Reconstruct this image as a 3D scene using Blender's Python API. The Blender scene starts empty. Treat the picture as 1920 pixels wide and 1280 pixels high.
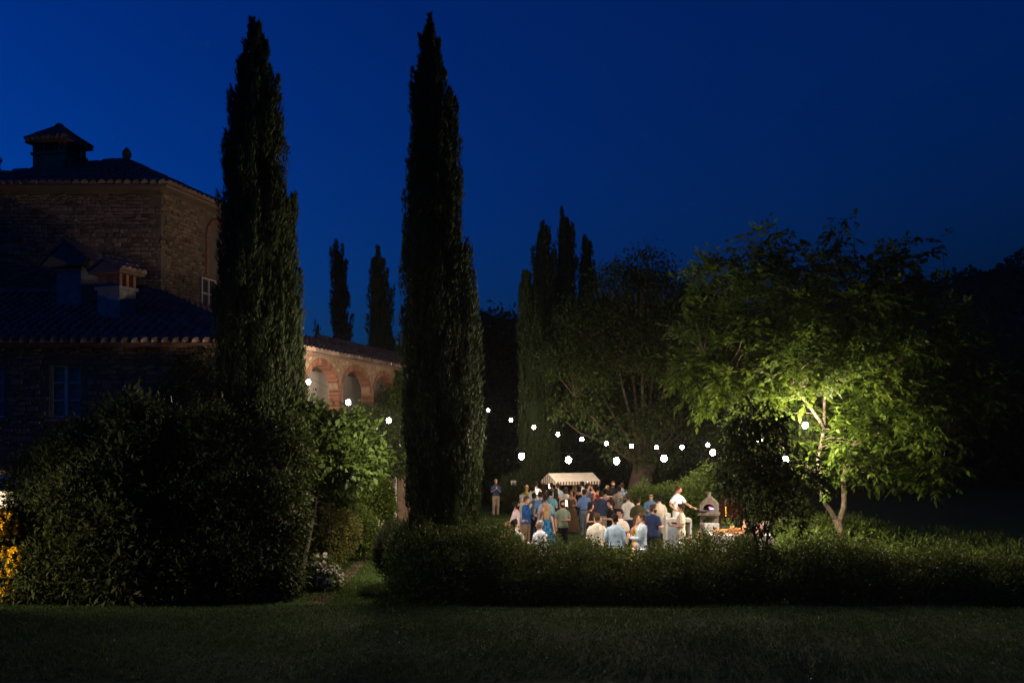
import bpy, bmesh, math, random
import numpy as np
from mathutils import Vector, Matrix, noise as mnoise

R = np.random.default_rng(11)
random.seed(11)
S = bpy.context.scene
COL = S.collection
PI = math.pi
F = 1867.0          # focal length in photograph pixels (35 mm on a 36 mm sensor, 1920 px wide)
HC = 3.7            # camera height above the garden

# ------------------------------------------------------------------ camera, sky, exposure
cam = bpy.data.objects.new('camera', bpy.data.cameras.new('camera'))
COL.objects.link(cam)
cam.data.lens = 35.0
cam.data.sensor_width = 36.0
cam.data.shift_y = 183 / 1920
cam.data.clip_start = 0.1
cam.data.clip_end = 2000
cam.location = (0, 0, HC)
cam.rotation_euler = (PI / 2, 0, 0)
S.camera = cam

W = bpy.data.worlds.new('World')
S.world = W
W.use_nodes = True
nt = W.node_tree
sky = nt.nodes.new('ShaderNodeTexSky')
sky.sky_type = 'NISHITA'
sky.sun_disc = False
sky.sun_elevation = math.radians(-4.0)
sky.sun_rotation = math.radians(-84)
tint = nt.nodes.new('ShaderNodeMix')
tint.data_type = 'RGBA'
tint.blend_type = 'MULTIPLY'
tint.inputs[0].default_value = 1.0
nt.links.new(sky.outputs[0], tint.inputs[6])
tint.inputs[7].default_value = (0.006, 0.78, 4.6, 1)      # tungsten white balance of the night picture
bg = nt.nodes['Background']
nt.links.new(tint.outputs[2], bg.inputs[0])
bg.inputs[1].default_value = 1.0

S.view_settings.view_transform = 'Standard'
S.view_settings.look = 'None'
S.view_settings.exposure = 0.0
S.view_settings.gamma = 1.0
S.view_settings.use_curve_mapping = False
S.render.engine = 'CYCLES'
S.cycles.use_denoising = True
S.cycles.max_bounces = 6
S.cycles.diffuse_bounces = 3
S.cycles.transparent_max_bounces = 16
S.cycles.sample_clamp_indirect = 3.0
S.cycles.use_light_tree = True

BULB_W = 100.0
BULB_C = (1.0, 0.80, 0.60)


def P(px, py, D):
    return Vector(((px - 960) / F * D, D, HC + (823 - py) / F * D))


# ------------------------------------------------------------------ materials
def mat(name, col, rough=0.8, col2=None, scale=6.0, bump=0.0, bscale=30.0, spec=0.3, rand=0.0, metal=0.0):
    m = bpy.data.materials.new(name)
    m.use_nodes = True
    t = m.node_tree
    b = t.nodes['Principled BSDF']
    b.inputs['Roughness'].default_value = rough
    b.inputs['Specular IOR Level'].default_value = spec
    b.inputs['Metallic'].default_value = metal
    tc = t.nodes.new('ShaderNodeTexCoord')
    n = t.nodes.new('ShaderNodeTexNoise')
    n.inputs['Scale'].default_value = scale
    n.inputs['Detail'].default_value = 5
    t.links.new(tc.outputs['Object'], n.inputs['Vector'])
    c2 = col2 or tuple(c * 0.7 for c in col)
    mx = t.nodes.new('ShaderNodeMix')
    mx.data_type = 'RGBA'
    mx.inputs[6].default_value = (*col, 1)
    mx.inputs[7].default_value = (*c2, 1)
    r = t.nodes.new('ShaderNodeMapRange')
    r.inputs[1].default_value = 0.35
    r.inputs[2].default_value = 0.65
    t.links.new(n.outputs[0], r.inputs[0])
    t.links.new(r.outputs[0], mx.inputs[0])
    out = mx.outputs[2]
    if rand:
        oi = t.nodes.new('ShaderNodeObjectInfo')
        hs = t.nodes.new('ShaderNodeHueSaturation')
        mr = t.nodes.new('ShaderNodeMapRange')
        mr.inputs[3].default_value = 1 - rand
        mr.inputs[4].default_value = 1 + rand
        t.links.new(oi.outputs['Random'], mr.inputs[0])
        t.links.new(mr.outputs[0], hs.inputs['Value'])
        t.links.new(out, hs.inputs['Color'])
        out = hs.outputs[0]
    t.links.new(out, b.inputs['Base Color'])
    if bump:
        n2 = t.nodes.new('ShaderNodeTexNoise')
        n2.inputs['Scale'].default_value = bscale
        n2.inputs['Detail'].default_value = 6
        t.links.new(tc.outputs['Object'], n2.inputs['Vector'])
        bp = t.nodes.new('ShaderNodeBump')
        bp.inputs['Strength'].default_value = min(1, bump)
        bp.inputs['Distance'].default_value = 0.03
        t.links.new(n2.outputs[0], bp.inputs['Height'])
        t.links.new(bp.outputs[0], b.inputs['Normal'])
    return m


def leafmat(name, col, col2, trans=0.35, rough=0.6, spec=0.14):
    m = bpy.data.materials.new(name)
    m.use_nodes = True
    t = m.node_tree
    b = t.nodes['Principled BSDF']
    b.inputs['Roughness'].default_value = rough
    b.inputs['Specular IOR Level'].default_value = spec
    g = t.nodes.new('ShaderNodeNewGeometry')
    mx = t.nodes.new('ShaderNodeMix')
    mx.data_type = 'RGBA'
    mx.inputs[6].default_value = (*col, 1)
    mx.inputs[7].default_value = (*col2, 1)
    t.links.new(g.outputs['Random Per Island'], mx.inputs[0])
    t.links.new(mx.outputs[2], b.inputs['Base Color'])
    tr = t.nodes.new('ShaderNodeBsdfTranslucent')
    hs = t.nodes.new('ShaderNodeHueSaturation')
    hs.inputs['Hue'].default_value = 0.485
    hs.inputs['Value'].default_value = 1.25
    t.links.new(mx.outputs[2], hs.inputs['Color'])
    t.links.new(hs.outputs[0], tr.inputs[0])
    ms = t.nodes.new('ShaderNodeMixShader')
    ms.inputs[0].default_value = trans
    t.links.new(b.outputs[0], ms.inputs[1])
    t.links.new(tr.outputs[0], ms.inputs[2])
    t.links.new(ms.outputs[0], t.nodes['Material Output'].inputs[0])
    return m


def glow(name, col, strength, clear=True):
    m = bpy.data.materials.new(name)
    m.use_nodes = True
    t = m.node_tree
    t.nodes.remove(t.nodes['Principled BSDF'])
    e = t.nodes.new('ShaderNodeEmission')
    e.inputs[0].default_value = (*col, 1)
    e.inputs[1].default_value = strength
    out = e.outputs[0]
    if clear:
        tr = t.nodes.new('ShaderNodeBsdfTransparent')
        a = t.nodes.new('ShaderNodeAddShader')
        t.links.new(tr.outputs[0], a.inputs[0])
        t.links.new(e.outputs[0], a.inputs[1])
        out = a.outputs[0]
        m.cycles.emission_sampling = 'NONE'
    t.links.new(out, t.nodes['Material Output'].inputs[0])
    return m


def cloth(name, col, pattern=None, col2=(0.1, 0.1, 0.1), scale=30.0):
    """woven fabric; pattern: None, 'stripe', 'floral', 'dots'"""
    m = mat(name, col, 0.9, tuple(c * 0.86 for c in col), 9, 0.25, 60, 0.15)
    if pattern:
        t = m.node_tree
        b = t.nodes['Principled BSDF']
        src = b.inputs['Base Color'].links[0].from_socket
        tc = t.nodes.new('ShaderNodeTexCoord')
        if pattern == 'stripe':
            tx = t.nodes.new('ShaderNodeTexWave')
            tx.wave_type = 'BANDS'
            tx.bands_direction = 'X'
            tx.inputs['Scale'].default_value = scale
            lo, hi = 0.62, 0.8
            o = tx.outputs['Fac']
        elif pattern == 'floral':
            tx = t.nodes.new('ShaderNodeTexNoise')
            tx.inputs['Scale'].default_value = scale
            lo, hi = 0.52, 0.57
            o = tx.outputs[0]
        else:
            tx = t.nodes.new('ShaderNodeTexVoronoi')
            tx.inputs['Scale'].default_value = scale
            lo, hi = 0.28, 0.2
            o = tx.outputs['Distance']
        t.links.new(tc.outputs['Object'], tx.inputs['Vector'])
        r = t.nodes.new('ShaderNodeMapRange')
        r.inputs[1].default_value = lo
        r.inputs[2].default_value = hi
        t.links.new(o, r.inputs[0])
        mx = t.nodes.new('ShaderNodeMix')
        mx.data_type = 'RGBA'
        t.links.new(r.outputs[0], mx.inputs[0])
        t.links.new(src, mx.inputs[6])
        mx.inputs[7].default_value = (*col2, 1)
        t.links.new(mx.outputs[2], b.inputs['Base Color'])
    return m


# ------------------------------------------------------------------ object helpers
def tag(o, label=None, cat=None, group=None, kind=None):
    if label:
        o['label'] = label
    if cat:
        o['category'] = cat
    if group:
        o['group'] = group
    if kind:
        o['kind'] = kind
    return o


def thing(name, label, cat, loc=(0, 0, 0), rz=0.0, group=None):
    o = bpy.data.objects.new(name, None)
    o.empty_display_size = 0.2
    COL.objects.link(o)
    o.location = loc
    o.rotation_euler = (0, 0, rz)
    return tag(o, label, cat, group)


def base_of(o):
    v = Vector((0, 0, 0))
    while o is not None:
        v += o.location
        o = o.parent
    return v


def link(name, me, parent=None, m=None):
    o = bpy.data.objects.new(name, me)
    COL.objects.link(o)
    if parent is not None:
        o.parent = parent
    if m is not None and not me.materials:
        me.materials.append(m)
    return o


class MB:
    def __init__(self):
        self.v = []
        self.f = []
        self.mi = []
        self.cur = 0

    def add(self, vs, fs):
        k = len(self.v)
        self.v += [tuple(x) for x in vs]
        self.f += [tuple(i + k for i in f) for f in fs]
        self.mi += [self.cur] * len(fs)
        return self

    def box(self, c, size, rot=None, taper=1.0):
        sx, sy, sz = (s / 2 for s in size)
        c = Vector(c)
        vs = []
        for z, k in ((-sz, 1.0), (sz, taper)):
            for x, y in ((-sx, -sy), (sx, -sy), (sx, sy), (-sx, sy)):
                p = Vector((x * k, y * k, z))
                if rot is not None:
                    p = rot @ p
                vs.append(c + p)
        return self.add(vs, [(3, 2, 1, 0), (4, 5, 6, 7), (0, 1, 5, 4), (1, 2, 6, 5), (2, 3, 7, 6), (3, 0, 4, 7)])

    def tube(self, pts, rad, n=8, cap=True):
        pts = [Vector(p) for p in pts]
        if not hasattr(rad, '__len__'):
            rad = [rad] * len(pts)
        vs = []
        u = None
        for i, p in enumerate(pts):
            d = (pts[min(i + 1, len(pts) - 1)] - pts[max(i - 1, 0)]).normalized()
            if u is None:
                u = d.orthogonal().normalized()
            else:
                u = (u - d * u.dot(d))
                u = u.normalized() if u.length > 1e-6 else d.orthogonal().normalized()
            w = d.cross(u)
            for k in range(n):
                a = 2 * PI * k / n
                vs.append(p + (u * math.cos(a) + w * math.sin(a)) * rad[i])
        fs = []
        for i in range(len(pts) - 1):
            for k in range(n):
                a, b = i * n + k, i * n + (k + 1) % n
                fs.append((a, b, b + n, a + n))
        if cap:
            fs.append(tuple(range(n - 1, -1, -1)))
            fs.append(tuple((len(pts) - 1) * n + k for k in range(n)))
        return self.add(vs, fs)

    def rings(self, rs, n=14, cap=True, rot=None, org=(0, 0, 0)):
        """rs: (z, rx, ry, cx, cy) ellipses stacked along z"""
        vs = []
        org = Vector(org)
        for r in rs:
            z, rx, ry = r[:3]
            cx, cy = (r[3], r[4]) if len(r) > 3 else (0, 0)
            for k in range(n):
                a = 2 * PI * k / n
                p = Vector((cx + rx * math.cos(a), cy + ry * math.sin(a), z))
                if rot is not None:
                    p = rot @ p
                vs.append(org + p)
        fs = []
        for i in range(len(rs) - 1):
            for k in range(n):
                a, b = i * n + k, i * n + (k + 1) % n
                fs.append((a, b, b + n, a + n))
        if cap:
            fs.append(tuple(range(n - 1, -1, -1)))
            fs.append(tuple((len(rs) - 1) * n + k for k in range(n)))
        return self.add(vs, fs)

    def ball(self, c, r, n=10, m=6, rot=None):
        rx, ry, rz = r if hasattr(r, '__len__') else (r, r, r)
        rs = []
        for i in range(m + 1):
            a = -PI / 2 + PI * i / m
            k = max(math.cos(a), 0.02)
            rs.append((rz * math.sin(a), rx * k, ry * k))
        return self.rings(rs, n, True, rot, c)

    def mesh(self, mats, off=None, smooth=False):
        me = bpy.data.meshes.new('mesh')
        vs = self.v if off is None else [(x - off[0], y - off[1], z - off[2]) for x, y, z in self.v]
        me.from_pydata(vs, [], self.f)
        for m in (mats if isinstance(mats, (list, tuple)) else [mats]):
            me.materials.append(m)
        if any(self.mi):
            me.polygons.foreach_set('material_index', self.mi)
        if smooth:
            me.polygons.foreach_set('use_smooth', [True] * len(me.polygons))
        me.update()
        return me

    def build(self, name, mats, parent=None, smooth=False, local=False):
        off = None if (local or parent is None) else base_of(parent)
        return link(name, self.mesh(mats, off, smooth), parent)


def quads(name, V, m, parent=None, off=None):
    """V: (N, 4, 3) array of quads -> one mesh"""
    n = len(V)
    V = np.asarray(V, dtype=np.float32).reshape(-1, 3).copy()
    if off is None and parent is not None:
        off = base_of(parent)
    if off is not None:
        V -= np.array(off, dtype=np.float32)
    me = bpy.data.meshes.new(name)
    me.vertices.add(n * 4)
    me.vertices.foreach_set('co', V.ravel())
    me.loops.add(n * 4)
    me.loops.foreach_set('vertex_index', np.arange(n * 4, dtype=np.int32))
    me.polygons.add(n)
    me.polygons.foreach_set('loop_start', np.arange(0, n * 4, 4, dtype=np.int32))
    me.materials.append(m)
    me.update(calc_edges=True)
    return link(name, me, parent)


def unit(a):
    return a / np.maximum(np.linalg.norm(a, axis=-1, keepdims=True), 1e-9)


def leafquads(pos, axis, nrm, L, Wd, fold=0.12, mid=0.42):
    axis = unit(axis)
    side = unit(np.cross(axis, nrm))
    up = np.cross(side, axis)
    L = np.broadcast_to(np.asarray(L, float), (len(pos),))[:, None]
    Wd = np.broadcast_to(np.asarray(Wd, float), (len(pos),))[:, None]
    V = np.empty((len(pos), 4, 3))
    V[:, 0] = pos
    V[:, 1] = pos + axis * L * mid + side * Wd / 2 + up * L * fold
    V[:, 2] = pos + axis * L
    V[:, 3] = pos + axis * L * mid - side * Wd / 2 + up * L * fold
    return V


def rdir(n):
    return unit(R.normal(size=(n, 3)))


def blobs_surface(blobs, n, inner=0.35, flat=0.0):
    """points near the shells of ellipsoids (cx,cy,cz,rx,ry,rz); returns pos, outward"""
    B = np.array(blobs, float)
    w = (B[:, 3] * B[:, 4] + B[:, 4] * B[:, 5] + B[:, 3] * B[:, 5])
    k = R.choice(len(B), n, p=w / w.sum())
    d = rdir(n)
    r = 1 - inner * R.random(n) ** 1.5 + R.normal(size=n) * 0.05
    pos = B[k, :3] + d * B[k, 3:] * r[:, None]
    return pos, unit(d / B[k, 3:]), k


def foliage(blobs, nclump, per, cr, L, Wd, droop=0.2, inner=0.4, jit=0.8, up=0.8, zmin=0.03, Lvar=0.35):
    c, o, _ = blobs_surface(blobs, nclump, inner)
    keep = c[:, 2] > zmin
    c, o = c[keep], o[keep]
    c = np.repeat(c, per, 0)
    o = np.repeat(o, per, 0)
    n = len(c)
    pos = c + R.normal(size=(n, 3)) * cr
    pos[:, 2] = np.maximum(pos[:, 2], zmin)
    ax = o * 0.7 + R.normal(size=(n, 3)) * jit * 0.6 - np.array([0, 0, droop])
    nr = np.array([0, 0, up]) + o * 0.4 + R.normal(size=(n, 3)) * jit * 0.6
    k = 1 + (R.random(n) - 0.5) * 2 * Lvar
    return leafquads(pos, ax, nr, L * k, Wd * k)


def pb(px, py, D, rpx, rpy=None, rd=None):
    """an ellipsoid given by its place and half-size in the photograph and its distance"""
    c = P(px, py, D)
    rx = rpx / F * D
    rz = (rpy if rpy else rpx) / F * D
    return (c.x, c.y, c.z, rx, rd if rd else rx, rz)


def spline(pts, per=5, jit=0.0):
    pts = [Vector(p) for p in pts]
    q = [pts[0] * 2 - pts[1]] + pts + [pts[-1] * 2 - pts[-2]]
    out = []
    for i in range(1, len(q) - 2):
        a, b, c, d = q[i - 1:i + 3]
        for k in range(per):
            t = k / per
            p = 0.5 * ((2 * b) + (c - a) * t + (2 * a - 5 * b + 4 * c - d) * t * t + (3 * b - a - 3 * c + d) * t ** 3)
            if jit:
                p = p + Vector(R.normal(size=3)) * jit
            out.append(p)
    out.append(pts[-1])
    return out


def limb(mb, pts, r0, r1, per=5, n=8, jit=0.0):
    p = spline(pts, per, jit)
    k = len(p)
    mb.tube(p, [r0 + (r1 - r0) * (i / (k - 1)) ** 0.8 for i in range(k)], n)
    return p


def branches_to(mb, nodes, targets, r0=0.04, r1=0.008, sag=0.15, n=5):
    for t in targets:
        t = Vector(t)
        s = min(nodes, key=lambda q: (q - t).length + max(0, q.z - t.z) * 0.8)
        mid = (s + t) / 2 + Vector((random.uniform(-.15, .15), random.uniform(-.15, .15), sag * (t - s).length))
        L = (t - s).length
        limb(mb, [s, mid, t], max(r1 * 1.5, r0 * min(1, L / 2.5)), r1, 4, n)


# ------------------------------------------------------------------ shared materials
M_grass = mat('lawn grass', (0.045, 0.075, 0.014), 0.95, (0.03, 0.05, 0.012), 0.9, 0.8, 60, 0.1)
M_blade = leafmat('grass blades', (0.05, 0.085, 0.015), (0.03, 0.06, 0.012), 0.3)
M_dirt = mat('earth path', (0.12, 0.085, 0.06), 0.95, (0.08, 0.06, 0.045), 3, 0.8, 25, 0.1)
M_hill = mat('wooded hill', (0.02, 0.03, 0.012), 1.0, (0.012, 0.02, 0.01), 0.1, 0.5, 2, 0.0)
M_cyp = leafmat('cypress foliage', (0.024, 0.041, 0.012), (0.044, 0.064, 0.019), 0.15)
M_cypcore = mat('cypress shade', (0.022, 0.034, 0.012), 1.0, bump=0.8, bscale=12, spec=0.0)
M_walnut = leafmat('walnut leaves', (0.048, 0.095, 0.010), (0.085, 0.128, 0.014), 0.42)
M_old = leafmat('old tree leaves', (0.024, 0.046, 0.008), (0.042, 0.062, 0.011), 0.35)
M_dark = leafmat('dark tree leaves', (0.028, 0.045, 0.010), (0.04, 0.06, 0.013), 0.15)
M_far = leafmat('distant leaves', (0.025, 0.038, 0.014), (0.04, 0.055, 0.02), 0.25)
M_hedge = leafmat('hedge leaves', (0.040, 0.070, 0.009), (0.075, 0.105, 0.014), 0.25)
M_box = leafmat('box hedge leaves', (0.06, 0.10, 0.016), (0.09, 0.13, 0.025), 0.35)
M_shrub = leafmat('shrub leaves', (0.035, 0.055, 0.016), (0.07, 0.085, 0.028), 0.3)
M_fig = leafmat('broad leaves', (0.024, 0.046, 0.008), (0.042, 0.068, 0.011), 0.3)
M_yshrub = leafmat('olive green leaves', (0.08, 0.085, 0.02), (0.11, 0.11, 0.03), 0.35)
M_rosem = leafmat('needle leaves', (0.03, 0.042, 0.018), (0.045, 0.06, 0.025), 0.2)
M_bark = mat('grey bark', (0.20, 0.16, 0.115), 0.95, (0.11, 0.085, 0.06), 7, 0.9, 22, 0.1)
M_oldbark = mat('ridged old bark', (0.08, 0.06, 0.045), 0.95, (0.035, 0.026, 0.02), 4, 1.0, 14, 0.1)
M_darkbark = mat('dark bark', (0.06, 0.05, 0.04), 0.95, bump=0.8, bscale=20, spec=0.1)
M_white_petal = leafmat('white petals', (0.72, 0.66, 0.60), (0.8, 0.76, 0.7), 0.25)
M_pink_petal = leafmat('pink petals', (0.7, 0.42, 0.40), (0.75, 0.6, 0.55), 0.25)
M_yellow_petal = leafmat('yellow petals', (0.82, 0.52, 0.02), (0.88, 0.64, 0.04), 0.3)
M_red_leaf = leafmat('copper red leaves', (0.05, 0.014, 0.010), (0.07, 0.02, 0.013), 0.2)
M_stonewall = mat('rubble mortar', (0.15, 0.12, 0.09), 0.95, (0.10, 0.08, 0.06), 1.4, 1.0, 9, 0.1)
M_stone = mat('field stone', (0.22, 0.145, 0.09), 0.95, (0.12, 0.085, 0.058), 3, 0.8, 14, 0.1, rand=0.45)
M_stonemass = leafmat('field stone mass', (0.11, 0.08, 0.053), (0.24, 0.165, 0.105), 0.0, 0.95, 0.1)
M_brick = mat('red brick', (0.28, 0.125, 0.08), 0.9, (0.17, 0.08, 0.052), 8, 0.7, 40, 0.1, rand=0.35)
M_mortar = mat('lime mortar', (0.30, 0.21, 0.14), 0.95, (0.17, 0.115, 0.075), 7, 1.0, 16, 0.1)
M_plaster = mat('pale plaster', (0.70, 0.63, 0.57), 0.9, (0.60, 0.53, 0.47), 1.5, 0.3, 10, 0.1)
M_tile = mat('terracotta tile', (0.20, 0.125, 0.09), 0.9, (0.10, 0.075, 0.062), 4, 0.5, 25, 0.1, rand=0.35)
M_tilemass = leafmat('terracotta tile mass', (0.09, 0.068, 0.055), (0.20, 0.13, 0.10), 0.0, 0.9, 0.1)
M_wood = mat('old wood', (0.16, 0.105, 0.06), 0.8, (0.09, 0.06, 0.035), 6, 0.5, 30)
M_shutter = mat('painted window wood', (0.48, 0.46, 0.43), 0.6, (0.40, 0.38, 0.36), 5)
M_curtain = mat('net curtain', (0.75, 0.75, 0.75), 0.9, (0.42, 0.42, 0.42), 14)
M_leadflash = mat('pale mortar flashing', (0.24, 0.23, 0.22), 0.9, (0.15, 0.14, 0.13), 5, 0.5, 14)
M_cable = mat('black cable', (0.004, 0.004, 0.004), 1.0, spec=0.0)
M_white = mat('white paint', (0.62, 0.60, 0.57), 0.5, (0.52, 0.50, 0.48), 5)
M_ovenstone = mat('weathered cement', (0.14, 0.12, 0.10), 0.95, (0.09, 0.075, 0.063), 6, 0.8, 22, 0.1)
M_mouthblack = mat('mouth black', (0.012, 0.01, 0.01), 1.0, spec=0.0)
M_steel = mat('brushed steel', (0.5, 0.5, 0.5), 0.35, metal=0.9)
glassm = bpy.data.materials.new('window glass')
glassm.use_nodes = True
gb = glassm.node_tree.nodes['Principled BSDF']
gb.inputs['Base Color'].default_value = (0.02, 0.02, 0.022, 1)
gb.inputs['Roughness'].default_value = 0.06
gb.inputs['Specular IOR Level'].default_value = 0.8
gb.inputs['Alpha'].default_value = 0.2
clearm = bpy.data.materials.new('drinking glass')
clearm.use_nodes = True
gb = clearm.node_tree.nodes['Principled BSDF']
gb.inputs['Base Color'].default_value = (0.9, 0.9, 0.9, 1)
gb.inputs['Roughness'].default_value = 0.05
gb.inputs['Alpha'].default_value = 0.35
M_wine = mat('amber drink', (0.6, 0.22, 0.03), 0.2)
M_bulb = glow('lit bulb', (1.0, 0.90, 0.76), 60.0)
M_warm = glow('warm lamp glass', (1.0, 0.72, 0.4), 5.0)


# ------------------------------------------------------------------ ground
def bank(x, y):
    """the raised bed at the right where the oven stands, and the lawn terrace in front"""
    def sm(a, b, t):
        t = np.clip((t - a) / (b - a), 0, 1)
        return t * t * (3 - 2 * t)
    z = 0.5 * sm(4.0, 5.0, x) * sm(29.6, 30.6, y) * (1 - sm(44, 50, y)) * (1 - sm(10, 14, x))
    z = z + 0.30 * (1 - sm(20.2, 20.7, y + .12 * np.sin(x * .7) + .07 * np.sin(x * 1.9 + 1)))
    return z


xs = np.unique(np.concatenate([np.linspace(-260, -20, 16), np.linspace(-20, 22, 120), np.linspace(22, 260, 16)]))
ys = np.unique(np.concatenate([np.linspace(-40, 12, 8), np.linspace(12, 20, 12), np.linspace(20, 21, 9), np.linspace(21, 50, 88), np.linspace(50, 400, 20)]))
X, Y = np.meshgrid(xs, ys)
Z = bank(X, Y)
V = np.stack([X, Y, Z], -1).reshape(-1, 3)
nx, ny = len(xs), len(ys)
fs = [(j * nx + i, j * nx + i + 1, (j + 1) * nx + i + 1, (j + 1) * nx + i) for j in range(ny - 1) for i in range(nx - 1)]
me = bpy.data.meshes.new('ground')
me.from_pydata(V.tolist(), [], fs)
me.polygons.foreach_set('use_smooth', [True] * len(me.polygons))
tag(link('ground', me, None, M_grass), kind='structure')

# earth strip along the flower bed, 4 mm over the lawn
mb = MB()
L_, Rr = [], []
for (xl, xr, yy) in ((572, 612, 1133), (606, 638, 1105), (636, 664, 1080), (662, 682, 1057), (680, 697, 1042), (690, 706, 1028)):
    D = HC * F / (yy - 823)
    L_.append(((xl - 960) / F * D, D, 0.006))
    Rr.append(((xr - 960) / F * D, D, 0.006))
mb.add(L_ + Rr, [(i, i + 6, i + 7, i + 1) for i in range(5)])
tag(mb.build('path', M_dirt), kind='structure')

# far hills
hp = [(-900, 640), (0, 660), (480, 655), (640, 668), (740, 655), (900, 640), (1100, 610), (1400, 560), (1600, 545), (1790, 530), (1860, 512), (1920, 490), (2200, 430), (2800, 470)]
mb = MB()
cols = np.linspace(-900, 2800, 140)
for px in cols:
    yt = np.interp(px, [h[0] for h in hp], [h[1] for h in hp]) + 3 * math.sin(px * .05) + 2 * math.sin(px * .17)
    Dt = 210
    zt = HC + (823 - yt) / F * Dt
    for (k, D) in ((0, 95), (0.3, 130), (0.7, 175), (1.0, 210), (0.9, 260)):
        mb.v.append(((px - 960) / F * D, D, -0.5 + zt * k * (D / 210 if k == 0.9 else 1)))
for i in range(139):
    for k in range(4):
        a = i * 5 + k
        mb.f.append((a, a + 5, a + 6, a + 1))
        mb.mi.append(0)
tag(mb.build('hills', M_hill, smooth=True), kind='structure')
n = 16000
px = np.concatenate([R.uniform(1650, 2150, n * 3 // 4), R.uniform(450, 1700, n // 4)])
D = 95 + 118 * R.random(n)
yt = np.interp(px, [h[0] for h in hp], [h[1] for h in hp])
zt = HC + (823 - yt) / F * 210
kk = np.interp(D, [95, 130, 175, 210], [0, .3, .7, 1.0])
pos = np.stack([(px - 960) / F * D, D, -0.5 + zt * kk + R.random(n) ** 1.4 * (2.2 + 1.2 * np.sin(px * .06))], -1)
tag(quads('woodland', leafquads(pos, rdir(n) + np.array([0, 0, .3]), rdir(n), R.uniform(.7, 1.9, n), R.uniform(.5, 1.3, n)), M_far),
    'dark wooded hillside behind the garden', None, None, 'stuff')


# grass blades
def blades(n, xr, yr, h):
    x = R.uniform(*xr, n)
    y = R.uniform(*yr, n)
    pos = np.stack([x, y, bank(x, y)], -1)
    ax = R.normal(size=(n, 3)) * .45 + np.array([0, 0, 1])
    patch = 1 + .35 * np.sin(x * 1.3 + 1.1 * np.sin(y * .9)) * np.sin(y * 1.7 + x * .4)
    return leafquads(pos, ax, rdir(n), h * patch * (0.6 + .8 * R.random(n)), 0.016, 0.05)


gv = np.concatenate([blades(9000, (-4.6, -2.4), (20.7, 26), .045), blades(70000, (-11, 11), (14, 20.5), .055), blades(16000, (-5.2, -1.8), (20.6, 33), .05),
                     blades(16000, (-3, 1.2), (33, 50), .07), blades(9000, (4.6, 8), (29.5, 38), .06)])
tag(quads('grass', gv, M_blade), 'mown lawn grass around the hedge and party', None, None, 'stuff')

# ------------------------------------------------------------------ the villa
villa = thing('villa', 'old stone country villa with square tower, tiled roofs and brick arched loggia', 'house', (-10, 36, 0))
Cn = Vector((-7.92, 31, 0))                       # corner of the low wing
dv = Vector((0.2661, 0.9639, 0))                  # along the arcade, away from the camera
nv = Vector((0.9639, -0.2661, 0))                 # out of the arcade wall


def Fa(s, z=0.0, out=0.0):
    return Cn + dv * s + nv * out + Vector((0, 0, z))


EZ = 6.66
# low wing front wall with two window openings
wins = [(-14.42, -13.44, 4.36, 6.02), (-16.75, -15.82, 4.36, 6.02)]
mb = MB()
xedges = sorted({-26.0, -7.92, *[w[0] for w in wins], *[w[1] for w in wins]})
for a, b in zip(xedges[:-1], xedges[1:]):
    w = [w for w in wins if abs(w[0] - a) < 1e-6]
    segs = [(0, EZ)] if not w else [(0, w[0][2]), (w[0][3], EZ)]
    for z0, z1 in segs:
        mb.box(((a + b) / 2, 31.25, (z0 + z1) / 2), (b - a, 0.5, z1 - z0))
mb.build('front_wall', M_stonewall, villa)
for i, (x0, x1, z0, z1) in enumerate(wins):
    mb = MB()
    xm = (x0 + x1) / 2
    for x in (x0 + .035, x1 - .035):
        mb.box((x, 31.16, (z0 + z1) / 2), (.07, .08, z1 - z0))
    for z in (z0 + .035, z1 - .035):
        mb.box((xm, 31.162, z), (x1 - x0 - .14, .076, .07))
    mb.box((xm, 31.155, (z0 + z1) / 2), (.11, .07, z1 - z0 - .14))
    for sx in (-1, 1):
        cxx = xm + sx * (x1 - x0) / 4
        for zz in (z0 + (z1 - z0) / 3, z0 + 2 * (z1 - z0) / 3):
            mb.box((cxx, 31.165, zz), ((x1 - x0) / 2 - .125, .05, .045))
    wf = mb.build('window', M_shutter, villa)
    for sx in (-1, 1):
        for k in range(3):
            hz = (z1 - z0 - .14) / 3
            MB().box((xm + sx * ((x1 - x0) / 4 - .005), 31.19, z0 + .07 + hz * (k + .5)), ((x1 - x0) / 2 - .12, .01, hz - .03)).build('pane', glassm, wf)
    MB().box((xm, 31.30, (z0 + z1) / 2), (x1 - x0, .02, z1 - z0)).build('curtain', M_curtain, wf)
    MB().box((xm, 31.02, z0 - .06), (x1 - x0 + .24, .22, .1)).build('sill', M_stone, wf)
    MB().box((xm, 31.0, z1 + .1), (x1 - x0 + .3, .06, .2)).build('lintel', M_stone, wf)
# cornice under the eave
MB().box((-16.9, 30.93, EZ - .06), (18.0, .14, .12)).build('cornice', M_brick, villa)

# arcade wall with three arches
arches = [(3.13, 5.77, 5.45, 6.33), (6.05, 8.69, 5.45, 6.33), (8.97, 11.25, 5.45, 6.28)]
TH = 0.36
SILL = 4.2


def arch_z(a, s):
    c, hw = (a[0] + a[1]) / 2, (a[1] - a[0]) / 2
    t = max(0.0, 1 - ((s - c) / hw) ** 2)
    return a[2] + (a[3] - a[2]) * math.sqrt(t)


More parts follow.
